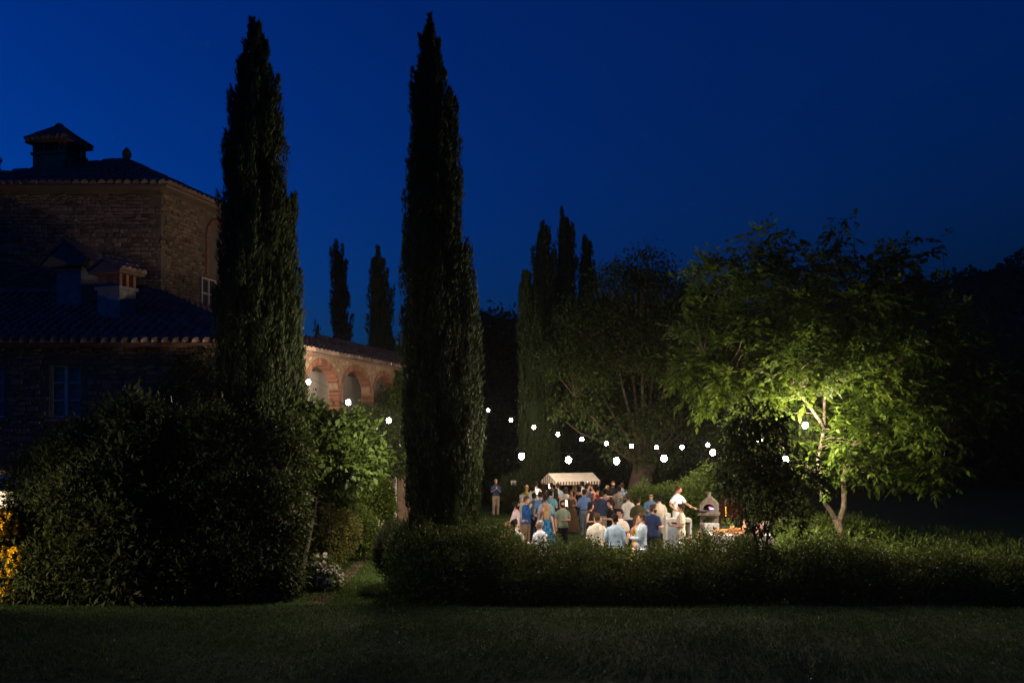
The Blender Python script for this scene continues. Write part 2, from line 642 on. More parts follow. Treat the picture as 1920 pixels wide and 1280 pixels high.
mb = MB()
ss = sorted({0.0, 0.5, 20.0, *[s for a in arches for s in np.linspace(a[0], a[1], 25)]})
for s0, s1 in zip(ss[:-1], ss[1:]):
    sm_ = (s0 + s1) / 2
    a = [a for a in arches if a[0] < sm_ < a[1]]

    def strip(zl0, zl1, zh0, zh1):
        vs = [Fa(s0, zl0), Fa(s1, zl1), Fa(s1, zh1), Fa(s0, zh0), Fa(s0, zl0, -TH), Fa(s1, zl1, -TH), Fa(s1, zh1, -TH), Fa(s0, zh0, -TH)]
        mb.add(vs, [(0, 1, 2, 3), (5, 4, 7, 6), (0, 4, 5, 1), (3, 2, 6, 7)])
    if a:
        strip(0, 0, SILL, SILL)
        strip(arch_z(a[0], s0), arch_z(a[0], s1), EZ, EZ)
    else:
        strip(0, 0, EZ, EZ)
mb.build('arcade_wall', M_mortar, villa)
# loggia behind the arches: back wall, floor, ceiling
mb = MB()
mb.add([Fa(1.5, 3.4, -2.7), Fa(14, 3.4, -2.7), Fa(14, 6.9, -2.7), Fa(1.5, 6.9, -2.7)], [(0, 1, 2, 3)])
mb.add([Fa(14, 3.4, -2.7), Fa(14, 3.4, -.37), Fa(14, 6.9, -.37), Fa(14, 6.9, -2.7)], [(0, 1, 2, 3)])
for s in (4.9, 8.0, 10.9):
    a, b = Fa(s, 0, -2.55), Fa(s + .35, 0, -2.55)
    rot = Matrix.Rotation(math.atan2(dv.y, dv.x), 3, 'Z')
    mb.box((a + b) / 2 + Vector((0, 0, 5.1)), (.5, .3, 3.4), rot)
mb.build('loggia_wall', M_plaster, villa)
mb = MB()
mb.add([Fa(1.5, 3.4, -2.7), Fa(14, 3.4, -2.7), Fa(14, 3.4, -.37), Fa(1.5, 3.4, -.37)], [(0, 3, 2, 1)])
mb.build('loggia_floor', M_dirt, villa)
mb = MB()
rot = Matrix.Rotation(math.atan2(dv.y, dv.x), 3, 'Z')
for s in np.arange(1.8, 14, .6):
    a, b = Fa(s, 6.52, -.37), Fa(s, 6.52, -2.68)
    mb.box((a + b) / 2, (.1, 2.3, .14), rot)
mb.add([Fa(1.5, 6.6, -2.7), Fa(14, 6.6, -2.7), Fa(14, 6.6, -.37), Fa(1.5, 6.6, -.37)], [(0, 1, 2, 3)])
mb.build('loggia_ceiling', M_wood, villa)
# ground floor pilaster and door surround under the arches
MB().box(Fa(9.35, 1.9, .06), (.32, .14, 3.8), rot).build('pilaster', M_plaster, villa)
MB().box(Fa(10.3, 1.25, .02), (1.0, .05, 2.5), rot).build('door', M_wood, villa)
MB().box(Fa(11.1, 1.9, .05), (.24, .12, 3.8), rot).build('pilaster', M_plaster, villa)


# individual bricks: voussoirs round each arch and the piers between them
def shared_box(size, m, bev=0.008):
    bm = bmesh.new()
    bmesh.ops.create_cube(bm, size=1)
    for v in bm.verts:
        v.co = Vector((v.co.x * size[0], v.co.y * size[1], v.co.z * size[2]))
    me = bpy.data.meshes.new('piece')
    bm.to_mesh(me)
    bm.free()
    me.materials.append(m)
    return me


def place(name, me, parent, pos, R3, scale=(1, 1, 1)):
    o = bpy.data.objects.new(name, me)
    COL.objects.link(o)
    o.parent = parent
    o.matrix_local = Matrix.Translation(Vector(pos) - base_of(parent)) @ R3.to_4x4() @ Matrix.Diagonal((*scale, 1))
    return o


brickme = shared_box((1, 1, 1), M_brick)
for a in arches:
    c, hw, hh = (a[0] + a[1]) / 2, (a[1] - a[0]) / 2, a[3] - a[2]
    nb = 36
    for k in range(nb):
        th = PI * (k + .5) / nb
        s = c - hw * math.cos(th)
        z = a[2] + hh * math.sin(th)
        # outward normal of the ellipse in the (s, z) plane
        ns, nz = -math.cos(th) / hw, math.sin(th) / hh
        ln = math.hypot(ns, nz)
        ns, nz = ns / ln, nz / ln
        rad = .13 + .09 * math.sin(th) ** 2
        jit = random.uniform(-.008, .008)
        ctr = Fa(s + ns * (rad / 2 - .012), z + nz * (rad / 2 - .012), -TH / 2 + .012 + jit)
        ex = (dv * ns + Vector((0, 0, nz))).normalized()
        ey = nv
        ez = ex.cross(ey)
        dl = PI / nb * math.hypot(hw * math.sin(th), hh * math.cos(th))
        place('brick', brickme, villa, ctr, Matrix((ex, ey, ez)).transposed(), (rad, TH + .03, dl * .86))
for s0, s1 in ((5.77, 6.05), (8.69, 8.97), (11.25, 11.5), (2.85, 3.13)):
    nz_ = 17
    for k in range(nz_):
        z = SILL + (k + .5) * (5.5 - SILL) / nz_
        ctr = Fa((s0 + s1) / 2, z, -TH / 2 + .012 + random.uniform(-.01, .01))
        place('brick', brickme, villa, ctr, Matrix((dv, nv, Vector((0, 0, 1)))).transposed(), (s1 - s0 + .03, TH + .03, (5.5 - SILL) / nz_ * .84))

# roofs ------------------------------------------------------------
T = Vector((-13.04, 37, 9.1))
R1 = Vector((-11.97, 40.87, 8.84))


def Ra(s, z=7.95, out=-3.1):
    return Fa(s, z, out)


ov = 0.38
e0, e1, e2 = Vector((-26, 31 - ov, EZ)), Fa(0, EZ, ov) - dv * ov, Fa(10.2, EZ, ov)
e3 = Fa(20, EZ, ov)
roofq = {
    'front': (e0, e1, T, Vector((-26, 37, 9.15))),
    'side': (e1, e2, R1, T),
    'arc': (e2, e3, Ra(20), Ra(10.2)),
}
Rr0 = Ra(10.2)
mb = MB()
for q in roofq.values():
    mb.add(q, [(0, 1, 2, 3)])
    mb.add([p - Vector((0, 0, .09)) for p in q], [(3, 2, 1, 0)])
    mb.add([q[0], q[1], q[1] - Vector((0, 0, .09)), q[0] - Vector((0, 0, .09))], [(0, 3, 2, 1)])
mb.add([e2, Rr0, R1], [(0, 1, 2)])
mb.add([R1, Rr0, Vector((-13, 47, 7.6))], [(0, 1, 2)])
mb.add([Rr0, Ra(20), Fa(20, EZ, -6.5), Fa(10.2, EZ, -6.5)], [(0, 1, 2, 3)])
mb.add([R1, Rr0, Fa(10.2, EZ, -6.5)], [(0, 1, 2)])
roof = mb.build('roof', M_tilemass, villa)

# barrel tiles
nseg = 5
tv, tf = [], []
for j, (yy, rr) in enumerate(((0, .155), (.54, .125))):
    for k in range(nseg + 1):
        a = PI * k / nseg
        tv.append((rr * math.cos(a), yy, rr * math.sin(a)))
for k in range(nseg):
    tf.append((k, k + 1, k + nseg + 2, k + nseg + 1))
tf.append(tuple(range(nseg + 1))[::-1])
tileme = bpy.data.meshes.new('tile')
tileme.from_pydata(tv, [], tf)
tileme.materials.append(M_tile)
tileme.update()


def tile_frames(q, pw=.31, pl=.46, skip=None):
    a, b, c, d = [Vector(p) for p in q]
    out = []
    up_mid = ((d + c) / 2 - (a + b) / 2)
    L = up_mid.length
    nr = max(1, int(L / pl))
    for i in range(nr):
        t = i / nr
        l, r = a.lerp(d, t), b.lerp(c, t)
        nc = max(1, int((r - l).length / pw))
        for k in range(nc):
            u = (k + .5) / nc
            p = l.lerp(r, u)
            y = (a.lerp(b, u) * 0 + (d.lerp(c, u) - a.lerp(b, u))).normalized()
            x = (b - a).normalized()
            x = (x - y * x.dot(y)).normalized()
            z = x.cross(y)
            jx = random.uniform(-.012, .012)
            p = p + x * jx + z * (.02 + random.uniform(0, .02)) - y * (.04 + random.uniform(-.015, .015))
            out.append((p, Matrix((x, y, z)).transposed(), i))
    return out


# tower --------------------------------------------------------------
TW = 8.5
d2 = Vector((0.2661, 0.9639, 0))
t0 = Vector((-13.04, 37, 0))
t1 = t0 + Vector((-TW, 0, 0))
t2 = t1 + d2 * 9
t3 = t0 + d2 * 9
TE = 13.05
mb = MB()
for a, b in ((t1, t0), (t0, t3), (t3, t2), (t2, t1)):
    mb.add([a + Vector((0, 0, 5)), b + Vector((0, 0, 5)), b + Vector((0, 0, TE)), a + Vector((0, 0, TE))], [(0, 1, 2, 3)])
tower = mb.build('tower_wall', M_stonewall, villa)
ctr = (t0 + t1 + t2 + t3) / 4
apex = Vector((ctr.x, ctr.y, 15.25))
oo = .5
es = [p + (p - ctr).normalized() * oo * 1.35 + Vector((0, 0, TE - .02)) for p in (t1, t0, t3, t2)]
mb = MB()
for i in range(4):
    a, b = es[i], es[(i + 1) % 4]
    mb.add([a, b, apex], [(0, 1, 2)])
    mb.add([a - Vector((0, 0, .1)), b - Vector((0, 0, .1)), b, a], [(0, 1, 2, 3)])
mb.add([e - Vector((0, 0, .1)) for e in es], [(3, 2, 1, 0)])
troof = mb.build('tower_roof', M_tilemass, villa)
MB().rings([(0, .13, .13), (.1, .15, .15), (.16, .08, .08), (.26, .17, .17), (.42, .19, .19), (.56, .13, .13), (.66, .03, .03)], 12, org=apex + Vector((.1, 0, -.12))).build('finial', M_stone, villa, True)
alltiles = [f + (0,) for f in tile_frames(roofq['front'])] + [f + (1,) for f in tile_frames(roofq['side'])] + [f + (2,) for f in tile_frames(roofq['arc'])]
for i in (0, 1):
    alltiles += [f + (3,) for f in tile_frames((es[i], es[i + 1], apex.lerp(es[i + 1], .04), apex.lerp(es[i], .04)), .31, .46)]


def tile_score(f):
    p = f[0]
    px = 960 + p.x / p.y * F
    vis = (0 < px < 415 and f[3] in (0, 3)) or (562 < px < 757 and f[3] == 2) or (300 < px < 412 and f[3] == 3)
    return (0 if vis else 1, p.y)


alltiles.sort(key=tile_score)
arc_vis = [f for f in alltiles if f[3] == 2 and tile_score(f)[0] == 0][:150]
front_vis = [f for f in alltiles if f[3] == 0 and tile_score(f)[0] == 0][:150]
single = arc_vis + front_vis
sid = {id(f) for f in single}
for f in single:
    place('tile', tileme, roof, f[0], f[1], (1, 1, 1))
rest = [f for f in alltiles if id(f) not in sid]
for nm, par, sel in (('tile_field', roof, lambda f: f[3] != 3), ('tile_field', troof, lambda f: f[3] == 3)):
    mb = MB()
    for f in rest:
        if sel(f):
            mb.add([f[0] + f[1] @ Vector(v) for v in tv], tf)
    tag(mb.build(nm, M_tilemass, par), kind='stuff')

# field stones on the two visible tower faces and the low front wall


def stones_on(origin, ux, w, z0, z1, nrm, skips=()):
    out = []
    z = z0
    while z < z1:
        h = random.uniform(.09, .19)
        x = random.uniform(-.2, 0)
        while x < w:
            l = random.uniform(.14, .44)
            cx, cz = x + l / 2, z + h / 2
            if cx > .1 and cx < w - .1 and not any(a - .05 < cx < b + .05 and c - .05 < cz < d + .05 for a, b, c, d in skips) and random.random() < .9:
                p = origin + ux * cx + Vector((0, 0, cz + random.uniform(-.025, .025))) + nrm * random.uniform(-.03, .012)
                out.append((p, Matrix((ux, nrm, ux.cross(nrm))).transposed() @ Matrix.Rotation(random.uniform(-.11, .11), 3, 'Y'), (l - .022, .1, (h - .02) * random.uniform(.72, 1.12))))
            x += l
        z += h
    return out


# rounded stone shapes shared by all
stone_mes = []
for k in range(4):
    bm = bmesh.new()
    bmesh.ops.create_cube(bm, size=1)
    bmesh.ops.bevel(bm, geom=bm.edges[:], offset=.12, segments=1, affect='EDGES')
    for v in bm.verts:
        v.co += Vector([random.uniform(-.05, .05) for _ in range(3)])
    sme = bpy.data.meshes.new('stone')
    bm.to_mesh(sme)
    bm.free()
    sme.materials.append(M_stone)
    stone_mes.append(sme)
east_arch = (2.35, 3.95, 8.9, 12.1)
east_win = (2.1, 3.55, 8.0, 9.75)
s_east = stones_on(t0, d2, 4.6, 9.0, TE - .35, nv, ((2.4, 3.65, 8.8, 10.2), (2.85, 4.65, 10.1, 12.7)))
s_front = stones_on(t1, Vector((1, 0, 0)), TW, 9.0, TE - .35, Vector((0, -1, 0)))
s_low = stones_on(Vector((-17.5, 31, 0)), Vector((1, 0, 0)), 9.5, 3.3, EZ - .15, Vector((0, -1, 0)),
                  [(w[0] + 17.5 - .15, w[1] + 17.5 + .15, w[2] - .15, w[3] + .2) for w in wins])
s_front.sort(key=lambda f: -f[2][0] * f[2][2])
single = s_east[:150] + s_front[:300 - min(150, len(s_east))]
rest = s_east[150:] + s_front[300 - min(150, len(s_east)):]
for f in single:
    place('stone', random.choice(stone_mes), tower, f[0], f[1], f[2])


def mass(frames, name, par, m):
    mb = MB()
    bv = [[tuple(v.co) for v in s.vertices] for s in stone_mes]
    bf = [[tuple(p.vertices) for p in s.polygons] for s in stone_mes]
    for f in frames:
        k = random.randrange(4)
        mb.add([f[0] + f[1] @ Vector((v[0] * f[2][0], v[1] * f[2][1], v[2] * f[2][2])) for v in bv[k]], bf[k])
    return tag(mb.build(name, m, par), kind='stuff')


mass(rest, 'stone_courses', tower, M_stonemass)
mass(s_low, 'front_wall_stones', villa, M_stonemass)
random.seed(21)
s_arc = []
for f in stones_on(Fa(1.0), dv, 14.0, 5.0, EZ - .1, nv):
    q = f[0] - Cn
    s_, z_ = q.dot(dv), f[0].z
    ok = True
    for a in arches:
        c_, hw_, hh_ = (a[0] + a[1]) / 2, (a[1] - a[0]) / 2 + .3, a[3] - a[2] + .28
        if abs(s_ - c_) < hw_ and (z_ < a[2] or ((s_ - c_) / hw_) ** 2 + ((z_ - a[2]) / hh_) ** 2 < 1):
            ok = False
    if ok:
        s_arc.append((f[0] - nv * .03, f[1], (f[2][0] * .8, f[2][1], f[2][2] * .8)))
mass(s_arc, 'arcade_stones', villa, leafmat('warm stone courses', (.17, .115, .07), (.36, .25, .16), 0.0, .95, .1))

# tower side: blind brick arch over a window with white frame
mb = MB()
AS, AW = 3.75, .72
for s in (AS - AW, AS + AW):
    mb.box(t0 + d2 * s + nv * .01 + Vector((0, 0, 11.05)), (.2, .1, 1.5), rot)
mb.box(t0 + d2 * AS + nv * .02 + Vector((0, 0, 10.24)), (1.9, .12, .12), rot)
for k in range(13):
    th = PI * (k + .5) / 13
    c = t0 + d2 * (AS - AW * math.cos(th)) + nv * .02 + Vector((0, 0, 11.8 + .72 * math.sin(th)))
    ex = (d2 * -math.cos(th) + Vector((0, 0, math.sin(th)))).normalized()
    mb.box(c, (.22, .11, .165), Matrix((ex, nv, ex.cross(nv))).transposed())
mb.build('blind_arch', M_brick, villa)
MB().box(t0 + d2 * AS + nv * .01 + Vector((0, 0, 11.2)), (1.25, .03, 1.8), rot).build('arch_infill', M_stonewall, villa)
wc = t0 + d2 * 3.03 + nv * .05 + Vector((0, 0, 9.5))
mb = MB()
for s in (-.47, 0, .47):
    mb.box(wc + d2 * s + nv * .02, (.07, .06, 1.25), rot)
for z in (-.6, 0, .6):
    mb.box(wc + Vector((0, 0, z)) + nv * .022, (.94, .05, .06), rot)
wf = mb.build('window', M_shutter, villa)
for sx in (-.235, .235):
    for z in (-.3, .3):
        MB().box(wc + d2 * sx + Vector((0, 0, z)), (.38, .02, .52), rot).build('pane', glassm, wf)
MB().box(wc + nv * .06 + Vector((0, 0, -.7)), (1.2, .2, .1), rot).build('sill', M_plaster, wf)


def chimney(x, y, z0, z1, wx, wy, rz, opening_h, cap_h, cap_over, gable, m, label):
    Rz = Matrix.Rotation(rz, 3, 'Z')
    o = Vector((x, y, 0))
    mb = MB()
    zb = z1 - cap_h - opening_h
    mb.box(o + Vector((0, 0, (z0 + zb) / 2)), (wx, wy, zb - z0), Rz)
    mb.box(o + Vector((0, 0, zb - .05)), (wx + .12, wy + .12, .1), Rz)
    ch = mb.build('chimney', m, villa)
    ch['label'] = label
    npil = 7
    for k in range(npil):
        for sy in (-1, 1):
            p = o + Rz @ Vector((-wx / 2 + .06 + k * (wx - .12) / (npil - 1), sy * (wy / 2 - .06), zb + opening_h / 2))
            MB().box(p, (.13, .12, opening_h), Rz).build('pillar', M_brick, ch)
    for sx in (-1, 1):
        p = o + Rz @ Vector((sx * (wx / 2 - .06), 0, zb + opening_h / 2))
        MB().box(p, (.1, .11, opening_h), Rz).build('pillar', M_brick, ch)
    mb = MB()
    zc = z1 - cap_h
    hx, hy = wx / 2 + cap_over, wy / 2 + cap_over
    q = [o + Rz @ Vector(p) for p in ((-hx, -hy, zc), (hx, -hy, zc), (hx, hy, zc), (-hx, hy, zc))]
    q2 = [p + Vector((0, 0, .07)) for p in q]
    if gable:
        r = [o + Rz @ Vector((0, -hy, z1)), o + Rz @ Vector((0, hy, z1))]
        mb.add(q + q2 + r, [(3, 2, 1, 0), (0, 1, 5, 4), (1, 2, 6, 5), (2, 3, 7, 6), (3, 0, 4, 7), (4, 5, 8), (6, 7, 9), (5, 6, 9, 8), (7, 4, 8, 9)])
    else:
        r = [o + Rz @ Vector((-.12, 0, z1)), o + Rz @ Vector((.12, 0, z1))]
        mb.add(q + q2 + r, [(3, 2, 1, 0), (0, 1, 5, 4), (1, 2, 6, 5), (2, 3, 7, 6), (3, 0, 4, 7), (4, 5, 9, 8), (5, 6, 9), (6, 7, 8, 9), (7, 4, 8)])
    cap = mb.build('cap_roof', M_tilemass, ch)
    mb = MB()
    sides = [(4, 5, 8, 9), (6, 7, 9, 8)] if not gable else [(5, 6, 9, 8), (7, 4, 8, 9)]
    vsx = q + q2 + r
    for sd in sides:
        a, b, c, d = (vsx[i] for i in sd) if gable else (vsx[sd[0]], vsx[sd[1]], vsx[sd[3]], vsx[sd[2]])
        for f in tile_frames((a, b, c, d), .2, .3):
            mb.add([f[0] + f[1] @ Vector(v) for v in tv], tf)
    tag(mb.build('cap_tiles', M_tilemass, ch), kind='stuff')
    return ch


chimney(-17.95, 39.5, 12.9, 16.0, 1.5, 1.2, math.radians(-14), .34, .72, .2, False, M_stone, 'broad brick chimney with pillared openings on top of the tower')
chimney(-13.30, 33.5, 7.0, 9.62, .95, .75, math.radians(-22), .42, .42, .2, True, M_leadflash, 'pale chimney with gabled tile cap on the lower roof')
chimney(-15.35, 35.2, 7.6, 10.45, .95, 1.0, math.radians(-12), .05, .75, .32, True, M_leadflash, 'dark capped chimney close to the tower wall')
mb = MB()
mb.box((-13.28, 33.2, 7.55), (1.35, 1.1, .22), Matrix.Rotation(math.radians(-22), 3, 'Z') @ Matrix.Rotation(.32, 3, 'X'), .8)
mb.build('flashing', M_leadflash, villa)
MB().box((-17.4, 36.93, 9.2), (8, .22, .1)).build('flashing', M_leadflash, villa)

# porch over the garden door at the left edge of the picture
porch = thing('door_porch', 'small timber porch beam over the garden door at the villa wall', 'porch', (-15.2, 30.2, 0))
MB().box((-15.6, 30.1, 2.28), (2.3, .16, .16)).build('beam', M_wood, porch)
MB().box((-15.6, 30.45, 2.45), (2.4, .95, .06), Matrix.Rotation(.25, 3, 'X')).build('canopy', M_plaster, porch)
MB().box((-14.62, 30.05, 1.1), (.14, .14, 2.2)).build('post', M_wood, porch)
MB().box((-16.6, 30.05, 1.1), (.14, .14, 2.2)).build('post', M_wood, porch)
MB().box((-15.6, 30.94, 1.05), (1.0, .06, 2.1)).build('door', M_shutter, porch)


def point(parent, pos, watts, col=BULB_C, r=.05, name='lamp_light'):
    ld = bpy.data.lights.new(name, 'POINT')
    ld.energy = watts
    ld.color = col
    ld.shadow_soft_size = r
    o = bpy.data.objects.new(name, ld)
    COL.objects.link(o)
    o.parent = parent
    o.location = Vector(pos) - base_of(parent)
    return o


# wall lantern by the door and a garden lamp, both just outside the picture, whose light the photograph shows
lant = thing('wall_lantern', 'iron wall lantern by the garden door beyond the picture edge', 'lantern', (-16.15, 30.6, 1.9))
MB().box((-16.15, 30.85, 2.05), (.05, .3, .05)).build('bracket', M_cable, lant)
MB().rings([(0, .06, .06), (.22, .1, .1), (.24, .03, .03)], 6, org=(-16.15, 30.66, 1.75)).build('glass', M_warm, lant)
point(lant, (-16.15, 30.62, 1.86), 50, (1, .78, .5))
gx, gy = -13.0, 19.9
gl = thing('garden_lamp', 'hooded garden lamp post beside the yellow flowers beyond the picture edge', 'lamp', (gx, gy, .3))
MB().tube([(gx, gy, .25), (gx, gy, 1.95), (gx + .12, gy + .06, 2.05)], .03).build('post', M_cable, gl)
aim = Vector((5.0, 3.6, -1.3)).normalized()
qa = Vector((0, 0, 1)).rotation_difference(aim).to_matrix()
MB().rings([(-.12, .05, .05), (-.08, .1, .1), (.10, .16, .16), (.10, .15, .15), (-.07, .09, .09)], 14, True, qa, (gx + .12, gy + .06, 2.05)).build('hood', M_cable, gl)
MB().rings([(-.02, .05, .05), (.06, .06, .06)], 10, True, qa, (gx + .12, gy + .06, 2.05)).build('glass', M_warm, gl)
sl = bpy.data.lights.new('lamp_light', 'SPOT')
sl.energy = 700
sl.color = (1, .82, .55)
sl.spot_size = math.radians(105)
sl.spot_blend = .8
sl.shadow_soft_size = .06
so = bpy.data.objects.new('lamp_light', sl)
COL.objects.link(so)
so.parent = gl
so.location = Vector((gx + .12, gy + .06, 2.05)) - base_of(gl) + aim * .07
so.rotation_euler = aim.to_track_quat('-Z', 'Y').to_euler()

# string lights ------------------------------------------------------
def light_string(label, bulbs, start, end, name='string_lights', r=.072, power=1.0):
    root = thing(name, label, 'string lights', Vector(bulbs[0]) - Vector((0, 0, .15)), 0, 'strings of party lights')
    pts = [Vector(start)] + [Vector(b) + Vector((0, 0, .17)) for b in bulbs] + [Vector(end)]
    mb = MB()
    mb.tube(spline(pts, 4), .004, 5)
    mb.build('cable', M_cable, root)
    for ib, b in enumerate(bulbs):
        b = Vector(b)
        bo = MB().ball(b, (r, r, r * 1.1), 12, 8).build('bulb', M_bulb, root, True)
        MB().tube([b + Vector((0, 0, r)), b + Vector((0, 0, .175))], .024, 8).build('socket', M_cable, bo)
        point(root, b, BULB_W * (power[ib] if isinstance(power, list) else power), r=r * .8)
    return root


near = [(578, 716, 32.0), (653, 754, 31.2), (729, 788, 30.0), (772, 806, 25.6), (892, 840, 25.8), (978, 855, 24.8), (1066, 862, 24.3),
        (1156, 864, 24.0), (1245, 859, 24.4), (1337, 848, 26.2), (1425, 826, 28.4)]
nearw = [6.0, 4.0, 1.1, 8.0, 1, .9, .9, .9, 1, 2.4, 4.5]
light_string('nearer string of white globe lights sagging from the loggia arches to the walnut tree', [P(*b) for b in near], Fa(2.4, 6.3, .02), P(1535, 775, 30.8), power=nearw)
far = [(872, 752, 47.0), (915, 769, 46.0), (958, 787, 45.0), (1001, 801, 44.0), (1046, 814, 43.2), (1091, 823, 42.3), (1137, 831, 41.5), (1184, 836, 40.6),
       (1231, 838, 39.7), (1279, 838, 38.6), (1327, 834, 37.0)]
light_string('farther string of small white lights reaching in front of the old tree', [P(*b) for b in far], P(850, 735, 47.5), P(1400, 815, 34.5), r=.07, power=1.0)
for (px, py, D, lab) in ((1510, 797, 30.2, 'bright lamp hanging on a long cable inside the walnut crown'), (1473, 861, 30.0, 'lower lamp half hidden by walnut leaves behind the dark tree')):
    b = P(px, py, D)
    rt = thing('pendant_lamp', lab, 'lamp', b, 0, 'lamps hanging in the walnut tree')
    MB().tube([b + Vector((0, 0, .08)), b + Vector((.01, 0, .9))], .012, 6).build('cable', M_cable, rt)
    MB().ball(b, (.09, .09, .1), 12, 8).build('bulb', M_bulb, rt, True)
    MB().tube([b + Vector((0, 0, .09)), b + Vector((0, 0, .2))], .03, 8).build('socket', M_cable, rt)
    point(rt, b, BULB_W * 8, r=.07)

# ------------------------------------------------------------------ cypresses
def cypress(label, D, prof, n, zb=0.0, L=.34, Wd=.075, lit=None, group='cypress trees', m=None, up=1.0):
    """prof: (y, left x, right x) in photograph pixels from the tip down; the last row is carried to the ground"""
    prof = sorted(prof)
    zs = np.array([HC + (823 - p[0]) / F * D for p in prof][::-1])
    rx = np.array([((p[2] - p[1]) / 2 * 1.05 + (1.5 if D > 45 else 0)) / F * D for p in prof][::-1])
    cx = np.array([((p[2] + p[1]) / 2 - 960) / F * D for p in prof][::-1])
    zt = zs[-1]
    root = thing('cypress_tree', label, 'cypress', (cx[0], D, zb), 0, group)
    mb = MB()
    mb.tube([(cx[0], D, zb - .1), (cx[0], D, min(zb + 1.2, zs[0] + 2)), (np.interp((zs[0] + zt) / 2, zs, cx), D, (zs[0] + zt) / 2)], [rx.max() * .22, rx.max() * .17, .05], 9)
    mb.build('trunk', M_darkbark, root, True)
    # feathery upright plumes over a lumpy column
    npl = max(60, n // 110)
    per = n // npl
    z = R.uniform(max(zs[0], zb + .1), zt - .15, npl * 3)
    keep = R.random(npl * 3) < (np.interp(z, zs, rx) / rx.max()) * .85 + .15
    z = z[keep][:npl]
    k_ = len(z)
    th = R.uniform(0, 2 * PI, k_)
    ph = R.uniform(0, 6, 4)
    rad = np.interp(z, zs, rx)
    lump = 1 + .05 * np.sin(th * 4 + z * .8 + ph[0]) + .035 * np.sin(z * 2.9 + th * 2 + ph[2])
    out = R.uniform(.74, .98, k_)
    out = np.where(R.random(k_) < .025, out + R.uniform(.03, .12, k_), out)
    c0 = np.interp(z, zs, cx)
    sc_ = L / .24
    pl = R.uniform(.5, 1.15, k_) * sc_ * np.clip(rad / rx.max() + .25, .35, 1)
    pw = R.uniform(.10, .16, k_) * sc_ * np.clip(rad / rx.max() + .3, .4, 1)
    rr = np.maximum(rad * lump * out - pw * .5, 0)
    base = np.stack([c0 + rr * np.cos(th), D + rr * np.sin(th), z - pl * .5], -1)
    ot = np.stack([np.cos(th), np.sin(th), np.zeros(k_)], -1)
    axp = unit(np.array([0, 0, 1.0]) + ot * R.uniform(-.10, .12, k_)[:, None] + R.normal(size=(k_, 3)) * .06)
    idx = np.repeat(np.arange(k_), per)
    t = R.random(len(idx)) ** .85
    g = R.normal(size=(len(idx), 3))
    g = unit(g - axp[idx] * (g * axp[idx]).sum(-1, keepdims=True))
    pos = base[idx] + axp[idx] * (t * pl[idx])[:, None] + g * (pw[idx] * (1 - t) ** .6 * np.minimum(1, t * 5 + .3) * R.random(len(idx)) ** .4)[:, None]
    ax = axp[idx] + g * .35 + ot[idx] * .1 + R.normal(size=pos.shape) * .15
    V = leafquads(pos, ax, g + R.normal(size=pos.shape) * .4, L * R.uniform(.3, .75, len(idx)), Wd * R.uniform(.4, .85, len(idx)), .06)
    V = V[pos[:, 2] > zb + .05]
    cr = quads('crown', V, m or M_cyp, root)
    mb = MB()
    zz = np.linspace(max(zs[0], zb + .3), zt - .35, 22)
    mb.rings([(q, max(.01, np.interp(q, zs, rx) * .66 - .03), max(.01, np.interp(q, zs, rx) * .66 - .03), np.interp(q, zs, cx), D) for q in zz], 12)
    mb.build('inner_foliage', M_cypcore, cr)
    return root


cypress('tallest cypress, standing at the middle of the garden behind the clipped hedge', 24.4,
        [(28, 805, 809), (45, 801, 814), (75, 793, 821), (120, 784, 830), (180, 772, 846), (250, 770, 858), (330, 765, 866), (400, 758, 872), (480, 755, 884), (560, 753, 894),
         (650, 753, 900), (740, 756, 905), (820, 757, 907), (900, 757, 905), (965, 762, 900), (1040, 790, 880)], 100000, L=.24, Wd=.045)
cypress('second tallest cypress with a side spur, in front of the villa corner', 26.5,
        [(40, 475, 480), (56, 470, 488), (80, 462, 498), (120, 452, 511), (170, 440, 521), (230, 430, 527), (300, 420, 534), (370, 414, 540), (450, 410, 548), (550, 408, 556),
         (650, 408, 562), (740, 410, 566), (830, 420, 560), (950, 440, 545)], 90000, L=.25, Wd=.048)
cypress('side spur of dark cypress growing against the villa side of the second tallest cypress', 26.8,
        [(360, 545, 558), (385, 540, 558), (440, 525, 556), (520, 515, 560), (600, 510, 563), (700, 510, 566), (900, 515, 555)], 16000, L=.24, Wd=.046, group=None)
cypress('slim distant cypress rising above the loggia roof', 75,
        [(463, 626, 635), (490, 625, 645), (540, 624, 650), (600, 623, 651), (650, 623, 652), (780, 624, 650)], 9000, L=.55, Wd=.16)
cypress('broader pointed cypress behind the far end of the loggia roof', 62,
        [(465, 704, 711), (500, 699, 717), (540, 692, 727), (580, 687, 736), (620, 684, 744), (680, 682, 748), (860, 690, 745)], 12000, L=.5, Wd=.13)
cypress('tiny cypress tip just showing over the loggia roof ridge', 90, [(612, 592, 597), (632, 589, 601), (665, 587, 603), (800, 588, 602)], 1200, L=.6, Wd=.2)
cypress('cypress tip at the far side of the tower roof', 70, [(305, -9, -2), (330, -16, 5), (400, -22, 8), (800, -25, 10)], 2500, L=.7, Wd=.2)
cypress('cypress lit by the string lights behind the party, drooping sprays', 50,
        [(508, 982, 988), (540, 977, 1003), (600, 973, 1016), (660, 972, 1030), (720, 972, 1040), (780, 972, 1046), (840, 974, 1049), (905, 978, 1050), (940, 985, 1040)], 34000, L=.34, Wd=.07)
cypress('dark cypress with twin tips behind the lit cypress', 57, [(425, 1008, 1026), (450, 1001, 1034), (500, 999, 1040), (560, 998, 1044), (700, 998, 1046), (900, 1000, 1044)], 13000, L=.42, Wd=.11)
cypress('tallest of the cypresses behind the party', 59, [(397, 1057, 1064), (420, 1045, 1074), (460, 1041, 1079), (520, 1040, 1083), (600, 1038, 1085), (900, 1040, 1084)], 13000, L=.42, Wd=.11)
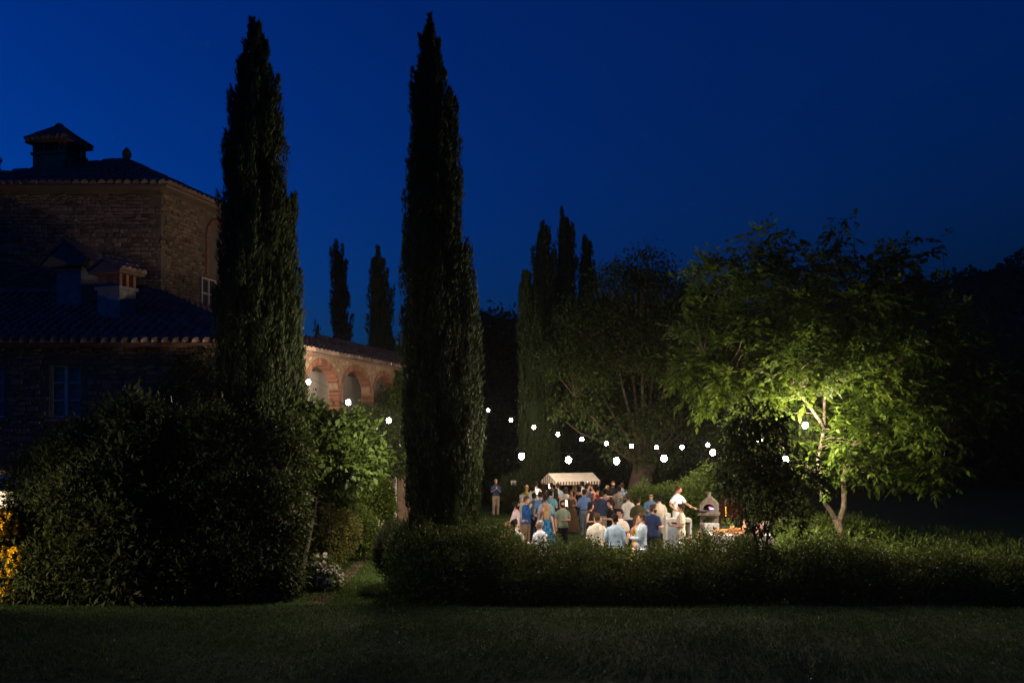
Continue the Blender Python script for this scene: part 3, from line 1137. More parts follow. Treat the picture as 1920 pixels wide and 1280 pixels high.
cypress('smaller cypress partly covered by the old tree crown', 61, [(451, 1096, 1104), (480, 1089, 1112), (530, 1086, 1117), (620, 1084, 1120), (900, 1086, 1118)], 11000, L=.42, Wd=.11)

# ------------------------------------------------------------------ walnut tree with lit crown
wal = thing('walnut_tree', 'broad walnut tree lit from inside by hanging lamps at the garden edge', 'tree', P(1576, 1040, 31.8) * Vector((1, 1, 0)) if False else (P(1576, 1040, 31.8).x, 31.8, 0))
mb = MB()
wn = []
D0 = 31.8
wn += limb(mb, [(P(1576, 1040, D0).x, D0, -.1), P(1576, 1005, D0), P(1573, 985, D0), P(1568, 972, D0)], .16, .135, 5, 12)
wn += limb(mb, [P(1571, 980, D0), P(1556, 955, D0), P(1543, 935, D0 - .1), P(1540, 900, D0 - .3), P(1534, 862, D0 - .3), P(1545, 800, D0 - .2), P(1546, 740, D0), P(1550, 690, D0), P(1553, 620, D0 + .2), P(1540, 540, D0 + .3), P(1510, 470, D0)], .09, .02, 5, 10)
wn += limb(mb, [P(1573, 980, D0), P(1583, 948, D0 - .1), P(1582, 915, D0 - .15), P(1585, 880, D0 - .1), P(1600, 835, D0 + .3), P(1622, 800, D0 + .2), P(1642, 762, D0), P(1660, 700, D0), P(1680, 620, D0 + .3), P(1690, 540, D0)], .105, .02, 5, 10)
wn += limb(mb, [P(1547, 735, D0), P(1565, 715, D0 - .2), P(1590, 695, D0 - .4), P(1620, 640, D0 - .3), P(1605, 540, D0), P(1602, 460, D0)], .06, .015, 5, 8)
wn += limb(mb, [P(1545, 800, D0 - .2), P(1500, 740, D0 - .8), P(1440, 700, D0 - 1.2), P(1380, 690, D0 - 1.4), P(1320, 660, D0 - 1.2)], .06, .015, 5, 8)
wn += limb(mb, [P(1540, 890, D0 - .3), P(1480, 850, D0 + .8), P(1420, 790, D0 + 1.4), P(1350, 740, D0 + 1.6)], .05, .012, 5, 8)
wn += limb(mb, [P(1600, 835, D0 + .3), P(1650, 810, D0 - .6), P(1710, 800, D0 - 1.0), P(1770, 830, D0 - 1.0)], .05, .012, 5, 8)
wn += limb(mb, [P(1586, 880, D0 + .2), P(1650, 860, D0 + 1.2), P(1720, 850, D0 + 1.8), P(1790, 790, D0 + 1.6)], .05, .012, 5, 8)
wn += limb(mb, [P(1660, 700, D0), P(1720, 640, D0 - .5), P(1770, 570, D0 - .4), P(1768, 470, D0)], .04, .01, 5, 8)
wn += limb(mb, [P(1546, 740, D0), P(1480, 640, D0 + .8), P(1420, 560, D0 + .8), P(1430, 440, D0 + .4)], .05, .012, 5, 8)
WB = []
for (x, y, r, dd, rd) in ((1428, 455, 34, 0, 1.0), (1600, 455, 34, 0, .9), (1510, 500, 55, 0, 1.2), (1680, 520, 60, 0, 1.2), (1766, 478, 20, 0, .5), (1345, 535, 45, 0, 1.1),
                          (1425, 565, 80, .3, 2.0), (1560, 590, 95, 0, 2.6), (1690, 610, 90, 0, 2.4), (1325, 640, 58, -.4, 1.6), (1400, 680, 75, -1, 1.6), (1500, 690, 80, -1.4, 1.4), (1500, 690, 80, 1.8, 1.4),
                          (1640, 690, 80, -1.5, 1.4), (1640, 700, 90, 1.8, 1.4), (1740, 700, 80, 0, 2.2), (1800, 640, 50, 0, 1.4), (1815, 735, 42, 0, 1.4), (1318, 725, 48, -.6, 1.3), (1290, 680, 34, -.3, .9),
                          (1400, 745, 45, -1.3, 1.0), (1430, 790, 50, 1.6, 1.1), (1700, 790, 70, -1.2, 1.2), (1700, 800, 70, 1.5, 1.2), (1785, 825, 40, -.6, 1.0), (1620, 830, 52, .9, .8), (1755, 872, 34, -.6, .8),
                          (1650, 862, 45, .6, 1.0), (1555, 880, 32, .9, .6), (1500, 850, 46, 1.5, .8), (1545, 925, 22, -.5, .35), (1535, 895, 26, -.6, .4), (1690, 885, 26, .2, .6), (1520, 800, 40, 1.6, .8), (1600, 765, 60, 1.3, .9), (1790, 770, 45, 0, 1.4), (1560, 840, 42, -1.0, .5), (1605, 800, 46, -1.2, .5), (1612, 868, 34, -.9, .5), (1480, 770, 36, -.2, .8), (1530, 770, 30, .8, .5), (1552, 880, 24, -.8, .35)):
    WB.append(pb(x, y, D0 + dd, r, r * .86, rd))
c, o, k = blobs_surface(WB, 1500, .5)
branches_to(mb, wn, [Vector(c[i]) for i in range(0, 260)], .035, .006, .08)
wt = mb.build('trunk', M_bark, wal, True)
# compound leaves: a stalk with paired drooping leaflets
nc = 7600
cc, oo2, k = blobs_surface(WB, 540, .32)
idx = R.integers(0, len(cc), nc)
c = cc[idx] + R.normal(size=(nc, 3)) * np.array([.25, .25, .20])
o = unit(oo2[idx] * .5 + unit(c - cc[idx]) * .8)
lampc = [np.array(P(1510, 797, 30.2)), np.array(P(1473, 861, 30.0))]
kp = np.ones(len(c), bool)
for q in lampc:
    kp &= np.linalg.norm(c - q, axis=1) > .75
c, o = c[kp], o[kp]
nc = len(c)
sd = unit(o * .7 + R.normal(size=(nc, 3)) * .7 + np.array([0, 0, .15]))
Ls = R.uniform(.26, .46, nc)
parts = []
for j in range(7):
    t = .25 + .75 * (j // 2) / 3 if j < 6 else 1.0
    sgn = (1 if j % 2 else -1) if j < 6 else 0
    side = unit(np.cross(sd, np.array([0, 0, 1.0])))
    pos = c + sd * (Ls * t)[:, None] - np.array([0, 0, 1.0]) * (Ls * t * t * .22)[:, None]
    ax = sd * (.6 if sgn else 1) + side * sgn * .75 - np.array([0, 0, .4]) + R.normal(size=(nc, 3)) * .25
    nr = np.array([0, 0, 1.0]) + R.normal(size=(nc, 3)) * .35
    parts.append(leafquads(pos, ax, nr, R.uniform(.18, .30, nc), R.uniform(.085, .13, nc), .05))
# a few tall sprigs breaking the outline
quads('crown', np.concatenate(parts), M_walnut, wal)

# ------------------------------------------------------------------ old many-stemmed tree behind the party
old = thing('old_tree', 'old thick trunked tree with fan of stems behind the party', 'tree', (P(1200, 930, 46).x, 46, 0))
D1 = 46.0
mb = MB()
on = []
on += limb(mb, [(P(1198, 960, D1).x, D1, -.1), P(1199, 945, D1), P(1200, 915, D1), P(1206, 885, D1), P(1212, 868, D1)], .66, .48, 5, 16, .015)
for (tx, ty, dd, r) in ((1080, 745, -.6, .12), (1120, 720, .5, .13), (1160, 690, -.8, .14), (1180, 660, .6, .14), (1202, 640, -.4, .15), (1226, 650, .8, .14), (1250, 690, -.8, .13), (1290, 730, .2, .11), (1320, 770, -.5, .09), (1060, 790, .3, .09), (1110, 780, -1.2, .09), (1270, 800, -1.2, .08)):
    bx = 1210 + (tx - 1200) * .12
    on += limb(mb, [P(bx, 872, D1), P(bx + (tx - bx) * .35, 872 - (872 - ty) * .35 - 6, D1 + dd * .4), P(bx + (tx - bx) * .75, 872 - (872 - ty) * .72, D1 + dd), P(tx, ty, D1 + dd * 1.6)], r, .03, 5, 8, .02)
OB = []
for (x, y, r, dd, rd) in ((1210, 500, 40, 0, 1.5), (1150, 540, 50, 0, 2), (1265, 550, 48, 0, 2), (1205, 560, 60, 0, 2.5), (1085, 600, 48, 0, 1.8), (1310, 590, 46, 0, 1.8), (1140, 630, 70, 0, 2.8), (1240, 630, 70, 0, 2.8),
                          (1060, 680, 42, -.5, 1.5), (1310, 670, 50, -.5, 1.8), (1120, 690, 50, -1.5, 1.0), (1210, 670, 50, -1.8, 1.0), (1285, 710, 45, -1.2, 1.2), (1200, 720, 80, 1.8, 1.4), (1062, 760, 30, -.5, 1.0), (1110, 775, 30, -1.2, .7),
                          (1130, 810, 18, -1.4, .5), (1175, 800, 34, -1.6, .5), (1235, 790, 40, -1.5, .8), (1295, 780, 36, -.8, 1.2), (1320, 830, 26, -.8, 1.0), (1200, 850, 22, -.9, .45), (1240, 860, 24, -.8, .5), (1275, 850, 20, -.6, .6), (1150, 850, 12, -.9, .4), (1225, 885, 14, .3, .4), (1100, 740, 30, .5, 1)):
    OB.append(pb(x, y, D1 + dd, r, r * .88, rd))
c, o, k = blobs_surface(OB, 300, .5)
branches_to(mb, on, [Vector(q) for q in c], .05, .008, .06)
mb.build('trunk', M_oldbark, old, True)
quads('crown', foliage(OB, 2700, 11, .22, .19, .09, .25, .5), M_old, old)

# ------------------------------------------------------------------ dark young tree in front of the lamps
dk = thing('young_tree', 'dark young tree silhouetted against the lit walnut, behind the hedge', 'tree', (P(1425, 1040, 22.5).x, 22.5, 0))
D2 = 22.5
mb = MB()
dn = []
dn += limb(mb, [(P(1428, 1040, D2).x, D2, 0), P(1418, 1015, D2), P(1400, 970, D2), P(1392, 930, D2), P(1388, 870, D2), P(1395, 790, D2)], .05, .012, 5, 8)
dn += limb(mb, [(P(1432, 1040, D2).x, D2 + .2, 0), P(1440, 1000, D2 + .2), P(1452, 950, D2 + .1), P(1462, 880, D2), P(1470, 800, D2)], .04, .01, 5, 8)
dn += limb(mb, [P(1452, 950, D2 + .1), P(1490, 930, D2), P(1530, 915, D2 - .1)], .02, .008, 5, 6)
dn += limb(mb, [P(1400, 968, D2), P(1375, 940, D2 + .1), P(1350, 900, D2)], .022, .008, 5, 6)
DB = [pb(x, y, D2 + dd, r, r, rd) for (x, y, r, dd, rd) in ((1392, 790, 36, 0, .6), (1432, 785, 34, 0, .6), (1365, 830, 34, 0, .5), (1420, 840, 52, 0, .7), (1470, 805, 30, 0, .45), (1360, 885, 30, 0, .4), (1400, 900, 48, 0, .6), (1450, 900, 46, 0, .6),
                                                          (1500, 880, 32, 0, .45), (1535, 905, 24, 0, .4), (1500, 930, 28, 0, .4), (1440, 955, 40, 0, .5), (1395, 960, 22, 0, .4), (1490, 970, 24, 0, .4))]
c, o, k = blobs_surface(DB, 200, .6)
branches_to(mb, dn, [Vector(q) for q in c], .016, .004, .05)
mb.build('trunk', M_darkbark, dk, True)
quads('crown', foliage(DB, 430, 8, .10, .18, .06, .3, .75), M_dark, dk)

# ------------------------------------------------------------------ background trees
def bush(name, label, cat, blobs, m, nclump, per, cr, L, Wd, stem=None, group=None, trunk_m=None, droop=.2, inner=.45, up=.8, loc=None, crown='foliage', targets=40, shoots=0):
    B = np.array(blobs)
    cx, cy = B[:, 0].mean(), B[:, 1].mean()
    if loc is None:
        loc = (cx, cy, 0)
    rt = thing(name, label, cat, loc, 0, group)
    quads(crown, foliage(blobs, nclump, per, cr, L, Wd, droop, inner, .8, up), m, rt)
    if shoots:
        c, o, k = blobs_surface(blobs, shoots * 4, .05)
        c, o = c[o[:, 2] > .25][:shoots], o[o[:, 2] > .25][:shoots]
        d = unit(o * .6 + np.array([0, 0, .9]) + R.normal(size=c.shape) * .3)
        ln = R.uniform(.25, .75, len(c))[:, None]
        q = []
        for j in range(14):
            t = j / 13
            q.append(leafquads(c + d * ln * t + R.normal(size=c.shape) * .02, d * .5 + R.normal(size=c.shape) * .7, rdir(len(c)), L * .9 * (1.1 - .5 * t), Wd * (1.1 - .5 * t)))
        quads('shoots', np.concatenate(q), m, rt)
    mb = MB()
    base = Vector((loc[0], loc[1], loc[2] - .05))
    top = Vector((cx, cy, max(.4, B[:, 2].mean())))
    r = stem or .05
    nodes = limb(mb, [base, base.lerp(top, .5) + Vector((.04, .03, 0)), top], r, r * .4, 5, 8)
    c, o, k = blobs_surface(blobs, targets, .6)
    branches_to(mb, nodes, [Vector(q) for q in c if q[2] > .15], r * .45, r * .1, .08)
    mb.build('trunk' if stem and stem > .08 else 'stem', trunk_m or M_darkbark, rt, True)
    return rt


def bgtree(label, bl, D, n=2200, group='dark trees beyond the garden'):
    blobs = [pb(x, y, D + dd, r, r, r / F * D * 1.1) for (x, y, r, dd) in bl]
    return bush('background_tree', label, 'tree', blobs, M_far, n, 9, .5, .5, .26, .28, group, loc=(blobs[0][0], D, 0), crown='crown')


bgtree('dark round tree in the gap right of the tallest cypress', [(925, 640, 42, 0), (905, 700, 50, 0), (940, 720, 55, 0), (900, 790, 55, 0), (945, 800, 55, 0)], 78)
bgtree('dark tree beside the lit cypress, lower of the pair', [(960, 640, 32, 0), (985, 700, 40, 0), (975, 760, 45, 0), (960, 840, 45, 0)], 84)
bgtree('dark tree filling the space between rear cypresses and old tree', [(1080, 640, 60, 0), (1060, 720, 60, 0), (1110, 760, 60, 0), (1060, 820, 60, 0), (1130, 840, 55, 0)], 70)
bgtree('dark tree seen through the stems of the old tree', [(1190, 640, 60, 0), (1160, 720, 60, 0), (1230, 740, 60, 0), (1180, 820, 60, 0), (1250, 830, 60, 0)], 72)
bgtree('dark tree between the old tree and the walnut', [(1330, 600, 50, 0), (1300, 680, 60, 0), (1370, 700, 60, 0), (1320, 780, 60, 0), (1380, 820, 60, 0), (1310, 850, 50, 0)], 66)
bgtree('dark tree behind the walnut crown', [(1480, 640, 70, 0), (1450, 740, 70, 0), (1540, 740, 70, 0), (1480, 840, 70, 0), (1560, 850, 70, 0)], 74)
bgtree('dark tree right behind the walnut trunk', [(1640, 700, 70, 0), (1620, 790, 70, 0), (1700, 800, 70, 0), (1650, 880, 60, 0), (1720, 880, 60, 0)], 70)
bgtree('dark tree at the foot of the wooded hill', [(1800, 690, 70, 0), (1790, 790, 80, 0), (1870, 760, 80, 0), (1840, 870, 80, 0), (1900, 860, 80, 0)], 80)
bgtree('dark tree at the right end of the garden', [(1960, 720, 80, 0), (1980, 800, 90, 0), (1940, 880, 80, 0)], 76)

# tall dark hedge across the back of the garden
bk = []
for px in range(890, 1330, 30):
    bk.append(pb(px, 905 + 10 * math.sin(px), 58, 34, 52, 1.2))
bush('tall_hedge', 'tall dark hedge across the back of the party lawn', 'hedge', bk, M_far, 3200, 9, .3, .3, .16, .06)

# ------------------------------------------------------------------ hedges
HB = []
for px in range(754, 2000, 17):
    yt = np.interp(px, [738, 760, 800, 850, 900, 940, 970, 1000, 1040, 1080, 1120, 1160, 1200, 1240, 1300, 1380, 1450, 1520, 1560, 1620, 1700, 1800, 1920, 2000],
                   [1030, 1000, 990, 986, 984, 996, 1022, 1030, 1016, 1006, 1026, 1042, 1042, 1026, 1014, 1014, 1016, 1016, 1022, 1032, 1040, 1046, 1050, 1055]) + 7 * math.sin(px * .083 + 1) + 6 * math.sin(px * .031) + 13 * (.5 - abs(math.sin(px * .034 + .6))) + 4 * math.sin(px * .17 + 2) + 3 * math.sin(px * .31)
    for D, k in ((21.6, .68), (22.3, .97), (23.0, 1.0)):
        zt = (HC - (yt - 823) / F * 22.8) * k
        cxx = (px - 960) / F * D
        HB.append((cxx, D + R.normal() * .06 + .16 * math.sin(px * .05) + .1 * math.sin(px * .13), zt / 2, .36, .55, zt / 2 * (1 + R.normal() * .03)))
hedge = thing('clipped_hedge', 'long loosely clipped hedge between the dark lawn and the party', 'hedge', (6, 22.5, 0))
hv = foliage(HB, 10500, 13, .085, .075, .042, -.15, .35, 1.0, .5)
# upright sprigs along the top
sp, so, _ = blobs_surface(HB, 9000, .08)
sp = sp[so[:, 2] > .55][:2600]
sprig = []
for j in range(9):
    t = j / 8
    pos = sp + np.array([0, 0, 1.0]) * (t * .2) + R.normal(size=sp.shape) * .018
    sprig.append(leafquads(pos, R.normal(size=sp.shape) * .8 + np.array([0, 0, .5]), rdir(len(sp)), .055, .024))
quads('foliage', np.concatenate([hv] + sprig), M_hedge, hedge)
mb = MB()
for px in range(745, 2000, 34):
    x = (px - 960) / F * 22.6
    mb.tube([(x, 22.6, -.02), (x + .05, 22.55, .4), (x - .05, 22.65, .8)], [.03, .022, .01], 6)
mb.build('stem', M_darkbark, hedge)

# box hedges and shrubs behind the oven and the chef, lit by the strings
bb = [pb(px, 948 + 6 * math.sin(px * .3), 38.5, 26, 34, .8) for px in range(1195, 1310, 14)]
bush('box_hedge', 'bright green leafy hedge behind the chef under the lights', 'hedge', bb, M_box, 2600, 10, .12, .11, .06, .05)
bush('laurel_bush', 'green laurel bush rising behind the pizza oven', 'bush', [pb(x, y, 39, r, r, 1.0) for (x, y, r) in ((1310, 930, 36), (1345, 925, 34), (1330, 900, 26), (1375, 940, 34), (1300, 960, 30), (1405, 950, 36), (1350, 965, 34))], M_box, 2200, 10, .14, .15, .065, .06)
bush('green_shrub', 'green shrub behind the dark young tree and food table', 'bush', [pb(x, y, 36.5, r, r * .8, 1.0) for (x, y, r) in ((1440, 950, 40), (1480, 965, 40), (1500, 990, 36), (1450, 990, 40))], M_hedge, 1800, 9, .14, .13, .06, .06)
bush('mound_shrub', 'low rounded shrub beside the walnut trunk', 'bush', [pb(x, y, 33.4, r, ry, 1.0) for (x, y, r, ry) in ((1545, 1005, 36, 34), (1590, 1003, 40, 36), (1630, 1008, 38, 30), (1520, 1015, 26, 26))], M_box, 2400, 10, .09, .085, .05, .05)
bush('copper_shrub', 'dark red leaved shrub between the oven and the young tree', 'bush', [pb(x, y, 34.5, r, r, .4) for (x, y, r) in ((1370, 945, 15), (1380, 960, 14), (1362, 962, 10))], M_red_leaf, 260, 8, .08, .1, .05, .03, loc=(P(1370, 990, 34.5).x, 34.5, .5))
bush('ornamental_grass', 'dark tuft of tall grasses by the man apart from the crowd', 'bush', [pb(x, y, 49.5, r, ry, .6) for (x, y, r, ry) in ((950, 935, 14, 30), (970, 932, 14, 32), (990, 935, 12, 28))], M_rosem, 900, 8, .12, .42, .035, .03, droop=-1.2)
gc = []
n = 15000
x = R.uniform(7.0, 17, n)
y = R.uniform(23.6, 36, n)
pos = np.stack([x, y, bank(x, y) + R.random(n) * (.42 + .15 * np.sin(x * 3) + .12 * np.sin(y * 2.3 + x))], -1)
tag(quads('ground_cover', leafquads(pos, R.normal(size=(n, 3)) * .7 + np.array([0, 0, .8]), rdir(n), R.uniform(.1, .22, n), R.uniform(.03, .07, n)), M_box), 'low leafy ground cover under the walnut tree', None, None, 'stuff')

# ------------------------------------------------------------------ shrubs at the left
SG = 'shrubs along the villa bed'
bush('laurel_shrub', 'shrub with narrow leaves near the yellow flowers, catching the garden lamp', 'bush',
     [pb(x, y, D, r, ry, rd) for (x, y, D, r, ry, rd) in ((70, 905, 24.3, 50, 50, .7), (120, 870, 24.3, 50, 60, .8), (60, 990, 23.2, 50, 60, .7), (130, 960, 23.2, 60, 70, .8), (75, 1075, 22.6, 50, 60, .7), (150, 1065, 22.6, 60, 65, .7))],
     M_shrub, 2600, 10, .13, .15, .04, .06, SG, shoots=70)
bush('tall_shrub', 'tall loose shrub below the villa window', 'bush',
     [pb(x, y, D, r, ry, rd) for (x, y, D, r, ry, rd) in ((185, 830, 25, 44, 40, .8), (250, 792, 25, 44, 42, .9), (280, 850, 24.6, 40, 50, .8), (215, 910, 24, 65, 70, .9), (225, 1000, 23.2, 65, 80, .9), (235, 1085, 22.6, 65, 55, .8))],
     M_shrub, 1900, 9, .14, .21, .07, .06, SG, shoots=70)
bush('tall_shrub', 'high dark shrub left of the second tallest cypress', 'bush',
     [pb(x, y, D, r, ry, rd) for (x, y, D, r, ry, rd) in ((325, 815, 26, 46, 40, .9), (390, 835, 26, 40, 46, .8), (320, 880, 25, 66, 60, 1), (400, 860, 25, 60, 90, 1), (335, 970, 24, 70, 80, 1), (340, 1080, 23, 70, 60, .9), (410, 980, 24, 60, 90, .9))],
     M_dark, 3400, 10, .14, .16, .055, .07, SG, shoots=70)
bush('dark_shrub', 'dense black green shrub at the foot of the second tallest cypress', 'bush',
     [pb(x, y, D, r, ry, rd) for (x, y, D, r, ry, rd) in ((460, 850, 25, 50, 54, .9), (540, 850, 25, 44, 60, .8), (455, 950, 24, 65, 80, .9), (530, 960, 24, 45, 80, .8), (460, 1070, 23.2, 70, 70, .9), (520, 1080, 23.4, 40, 60, .7))],
     M_dark, 3400, 10, .13, .13, .05, .07, SG, shoots=70)
bush('spreading_tree', 'small broad leaved tree leaning over the grass path by the loggia', 'tree',
     [pb(x, y, D, r, ry, rd) for (x, y, D, r, ry, rd) in ((565, 805, 27, 46, 38, 1.0), (610, 836, 27, 54, 42, 1.1), (655, 830, 27.4, 46, 40, .9), (560, 860, 26, 55, 45, 1), (640, 870, 26.6, 50, 34, .8), (690, 860, 27.4, 26, 26, .6), (515, 800, 26.5, 36, 34, .9))],
     M_fig, 2300, 8, .16, .2, .11, .09, None, loc=(P(560, 1000, 25.5).x, 25.5, 0), crown='crown', shoots=60)
bush('vine_shrub', 'bright broad leaved vine shrub hanging by the white roses', 'bush', [pb(x, y, 28.4, r, ry, .5) for (x, y, r, ry) in ((620, 915, 30, 18), (600, 935, 26, 18), (640, 925, 20, 16))], M_fig, 240, 6, .12, .17, .14, .04, loc=(P(610, 1040, 28.4).x, 28.4, 0))
bush('olive_shrub', 'rounded olive green shrub left of the grass path', 'bush', [pb(x, y, 28.5, r, ry, .8) for (x, y, r, ry) in ((610, 980, 34, 44), (635, 1000, 34, 44), (585, 1010, 26, 46))], M_yshrub, 2000, 10, .09, .085, .045, .05, SG)
bush('green_shrub', 'darker green shrub at the far end of the grass path', 'bush', [pb(x, y, 30.5, r, ry, .8) for (x, y, r, ry) in ((660, 990, 26, 44), (682, 1000, 22, 38))], M_hedge, 1500, 10, .09, .09, .045, .05, SG)
bush('rose_bush', 'dark upright shrub dotted with small white roses below the loggia', 'bush', [pb(x, y, 33, r, ry, .7) for (x, y, r, ry) in ((705, 930, 26, 44), (718, 950, 18, 40), (695, 975, 22, 36))], M_hedge, 1700, 10, .09, .1, .05, .05)
bush('rosemary_bush', 'rounded feathery bush at the right of the grass path', 'bush', [pb(x, y, D, r, ry, .55) for (x, y, D, r, ry) in ((732, 1040, 24.4, 22, 40), (750, 1050, 23.4, 18, 44), (742, 1015, 25, 24, 30), (758, 1030, 24.4, 22, 40))], M_rosem, 2600, 9, .07, .16, .018, .04, droop=-.9)
cw_ = []
for (x, y, r, ry) in ((330, 700, 26, 30), (380, 680, 26, 34), (420, 720, 30, 44), (360, 750, 30, 30), (300, 745, 18, 24), (440, 670, 20, 30)):
    cw_.append(pb(x, y, 30.85, r, ry, .12))
bush('wall_climber', 'thin climbing plant on the villa front wall beside the cypress', 'climbing plant', cw_, M_shrub, 420, 6, .12, .12, .06, .03, loc=(P(380, 900, 30.8).x, 30.8, 0))
bush('wall_creeper', 'leafy creeper on the far pier of the loggia', 'climbing plant', [pb(x, y, 42.0, r, ry, .35) for (x, y, r, ry) in ((742, 740, 14, 30), (735, 770, 20, 26), (752, 720, 8, 20))], M_box, 700, 9, .14, .15, .08, .04)
bush('loggia_shrub', 'soft dark conifer below the loggia arches', 'bush', [pb(x, y, 36.2, r, ry, .7) for (x, y, r, ry) in ((690, 800, 30, 34), (725, 810, 28, 34), (660, 800, 24, 24), (705, 850, 30, 36), (745, 850, 18, 40))], M_cyp, 2400, 9, .14, .2, .04, .07, loc=(P(700, 960, 36.2).x, 36.2, 0))

# flowers ---------------------------------------------------------------
def flower_bush(name, label, blobs, lm, pm, nleaf, nflow, fr, dom=None, L=.08, Wd=.045):
    rt = bush(name, label, 'flower bush', blobs, lm, nleaf, 9, .07, L, Wd, .03, loc=(np.mean([b[0] for b in blobs]), np.mean([b[1] for b in blobs]), 0), targets=24)
    c, o, k = blobs_surface(blobs, nflow * 3, .06)
    sel = (o[:, 1] < .35) & (c[:, 2] > .12)
    c, o = c[sel][:nflow], o[sel][:nflow]
    pet = []
    for j in range(11):
        d = unit(o * .6 + R.normal(size=c.shape) * .55)
        pet.append(leafquads(c + o * .03, d, rdir(len(c)), fr * (.7 + .5 * R.random(len(c))), fr * .8, .1, .6))
    tag(quads('flowers', np.concatenate(pet), pm, rt), kind='stuff')
    return rt


flower_bush('white_rose_bush', 'bush of white roses at the edge of the grass path', [pb(x, y, 24.6, r, ry, .4) for (x, y, r, ry) in ((603, 1068, 18, 26), (622, 1085, 16, 22), (592, 1096, 14, 20), (628, 1105, 10, 12))], M_hedge, M_white_petal, 500, 150, .065)
flower_bush('yellow_flower_bush', 'yellow flowering bush glowing beside the garden lamp at the picture edge', [pb(x, y, 22.4, r, ry, .5) for (x, y, r, ry) in ((5, 990, 24, 34), (-5, 1040, 30, 45), (5, 1095, 30, 40), (-30, 1010, 40, 60), (40, 1050, 16, 26))], M_shrub, M_yellow_petal, 700, 900, .065)
# small white blossoms over shrubs; the last clump stands in for a shirt
for (nm, lab, bl, n_, r_) in (('climbing_rose', 'pale climbing rose flowers hanging at the end of the spreading tree', [pb(650, 925, 28.8, 10, 12, .25), pb(578, 940, 26.6, 8, 26, .25)], 26, .05),
                              ('white_flower_clump', 'clump of white flowers in front of the food table at the hedge', [pb(1395, 1020, 24.4, 28, 7, .2), pb(1285, 1014, 24.6, 16, 6, .15)], 46, .03),
                              ('white_rose_spray', 'small white roses beside the dark upright shrub', [pb(700, 985, 32.2, 16, 16, .3)], 16, .06),
                              ('shirt_fleck_clump', 'pale petal flecks standing in for a shirt seen through the hedge', [pb(1165, 1040, 24.0, 12, 8, .2)], 16, .035)):
    flower_bush(nm, lab, bl, M_hedge, M_white_petal, 60, n_, r_)

# stone bench by the path
sb = thing('stone_bench', 'pale stone bench beside the foot of the tallest cypress', 'bench', (P(742, 1000, 40).x, 40, 0))
bx = P(742, 979, 40)
MB().box((bx.x, 40, bx.z), (.6, .4, .07)).build('seat', M_plaster, sb)
for sx in (-.2, .2):
    MB().box((bx.x + sx, 40, bx.z / 2 - .02), (.09, .32, bx.z - .035)).build('leg', M_plaster, sb)

# ------------------------------------------------------------------ stall with striped awning
def stall():
    c = P(1070, 905, 45.5)
    rz = math.radians(25)
    Rz = Matrix.Rotation(rz, 3, 'Z')
    root = thing('awning_stall', 'drinks stall under a cream and brown striped gabled awning', 'stall', (c.x, 45.5, 0))
    o = Vector((c.x, 45.5, 0))
    Lh, Wh, ze, zr = 1.15, .72, 1.80, 2.16
    t = lambda x, y, z: o + Rz @ Vector((x, y, z))
    stripe = mat('cream awning canvas', (0.62, 0.55, 0.46), 0.85, (0.54, 0.48, 0.40), 4, .3, 8)
    brown = mat('brown awning stripe', (0.16, 0.09, 0.06), 0.85)
    th = Vector((0, 0, .02))
    for nm, q in (('canopy', [t(-Lh, -Wh, ze), t(Lh, -Wh, ze), t(Lh, 0, zr), t(-Lh, 0, zr)]), ('canopy', [t(Lh, Wh, ze), t(-Lh, Wh, ze), t(-Lh, 0, zr), t(Lh, 0, zr)])):
        MB().add(q + [p - th for p in q], [(0, 1, 2, 3), (7, 6, 5, 4), (0, 4, 5, 1), (1, 5, 6, 2), (2, 6, 7, 3), (3, 7, 4, 0)]).build(nm, stripe, root)
    for sx in (-1, 1):
        mb = MB()
        ns = 14
        for k in range(ns):
            mb.cur = k % 2
            y0, y1 = -Wh + 2 * Wh * k / ns, -Wh + 2 * Wh * (k + (.5 if k % 2 else 1)) / ns
            y1 = -Wh + 2 * Wh * (k + 1) / ns
            z0, z1 = zr - (zr - ze) * abs(y0) / Wh, zr - (zr - ze) * abs(y1) / Wh
            x = sx * (Lh - .005)
            mb.add([t(x, y0, ze - .14), t(x, y1, ze - .14), t(x, y1, z1), t(x, y0, z0)], [(0, 1, 2, 3)])
        mb.build('gable_panel', [stripe, brown], root)
    for sy in (-1, 1):
        mb = MB()
        ns = 32
        for k in range(ns):
            mb.cur = k % 2
            x0, x1 = -Lh + 2 * Lh * k / ns, -Lh + 2 * Lh * (k + 1) / ns
            y = sy * (Wh + .012)
            mb.add([t(x0, y, ze - .15), t(x1, y, ze - .15), t(x1, y, ze), t(x0, y, ze)], [(0, 1, 2, 3)])
        mb.build('valance', [stripe, brown], root)
    for sx in (-1, 1):
        for sy in (-1, 1):
            MB().tube([t(sx * (Lh - .06), sy * (Wh - .06), 0), t(sx * (Lh - .06), sy * (Wh - .06), ze + .02)], .022).build('post', M_white, root)
    MB().box(t(0, 0, .48), (1.9, .9, .9), Rz).box(t(0, 0, .95), (2.0, 1.0, .05), Rz).build('counter', M_white, root)
    return o, t


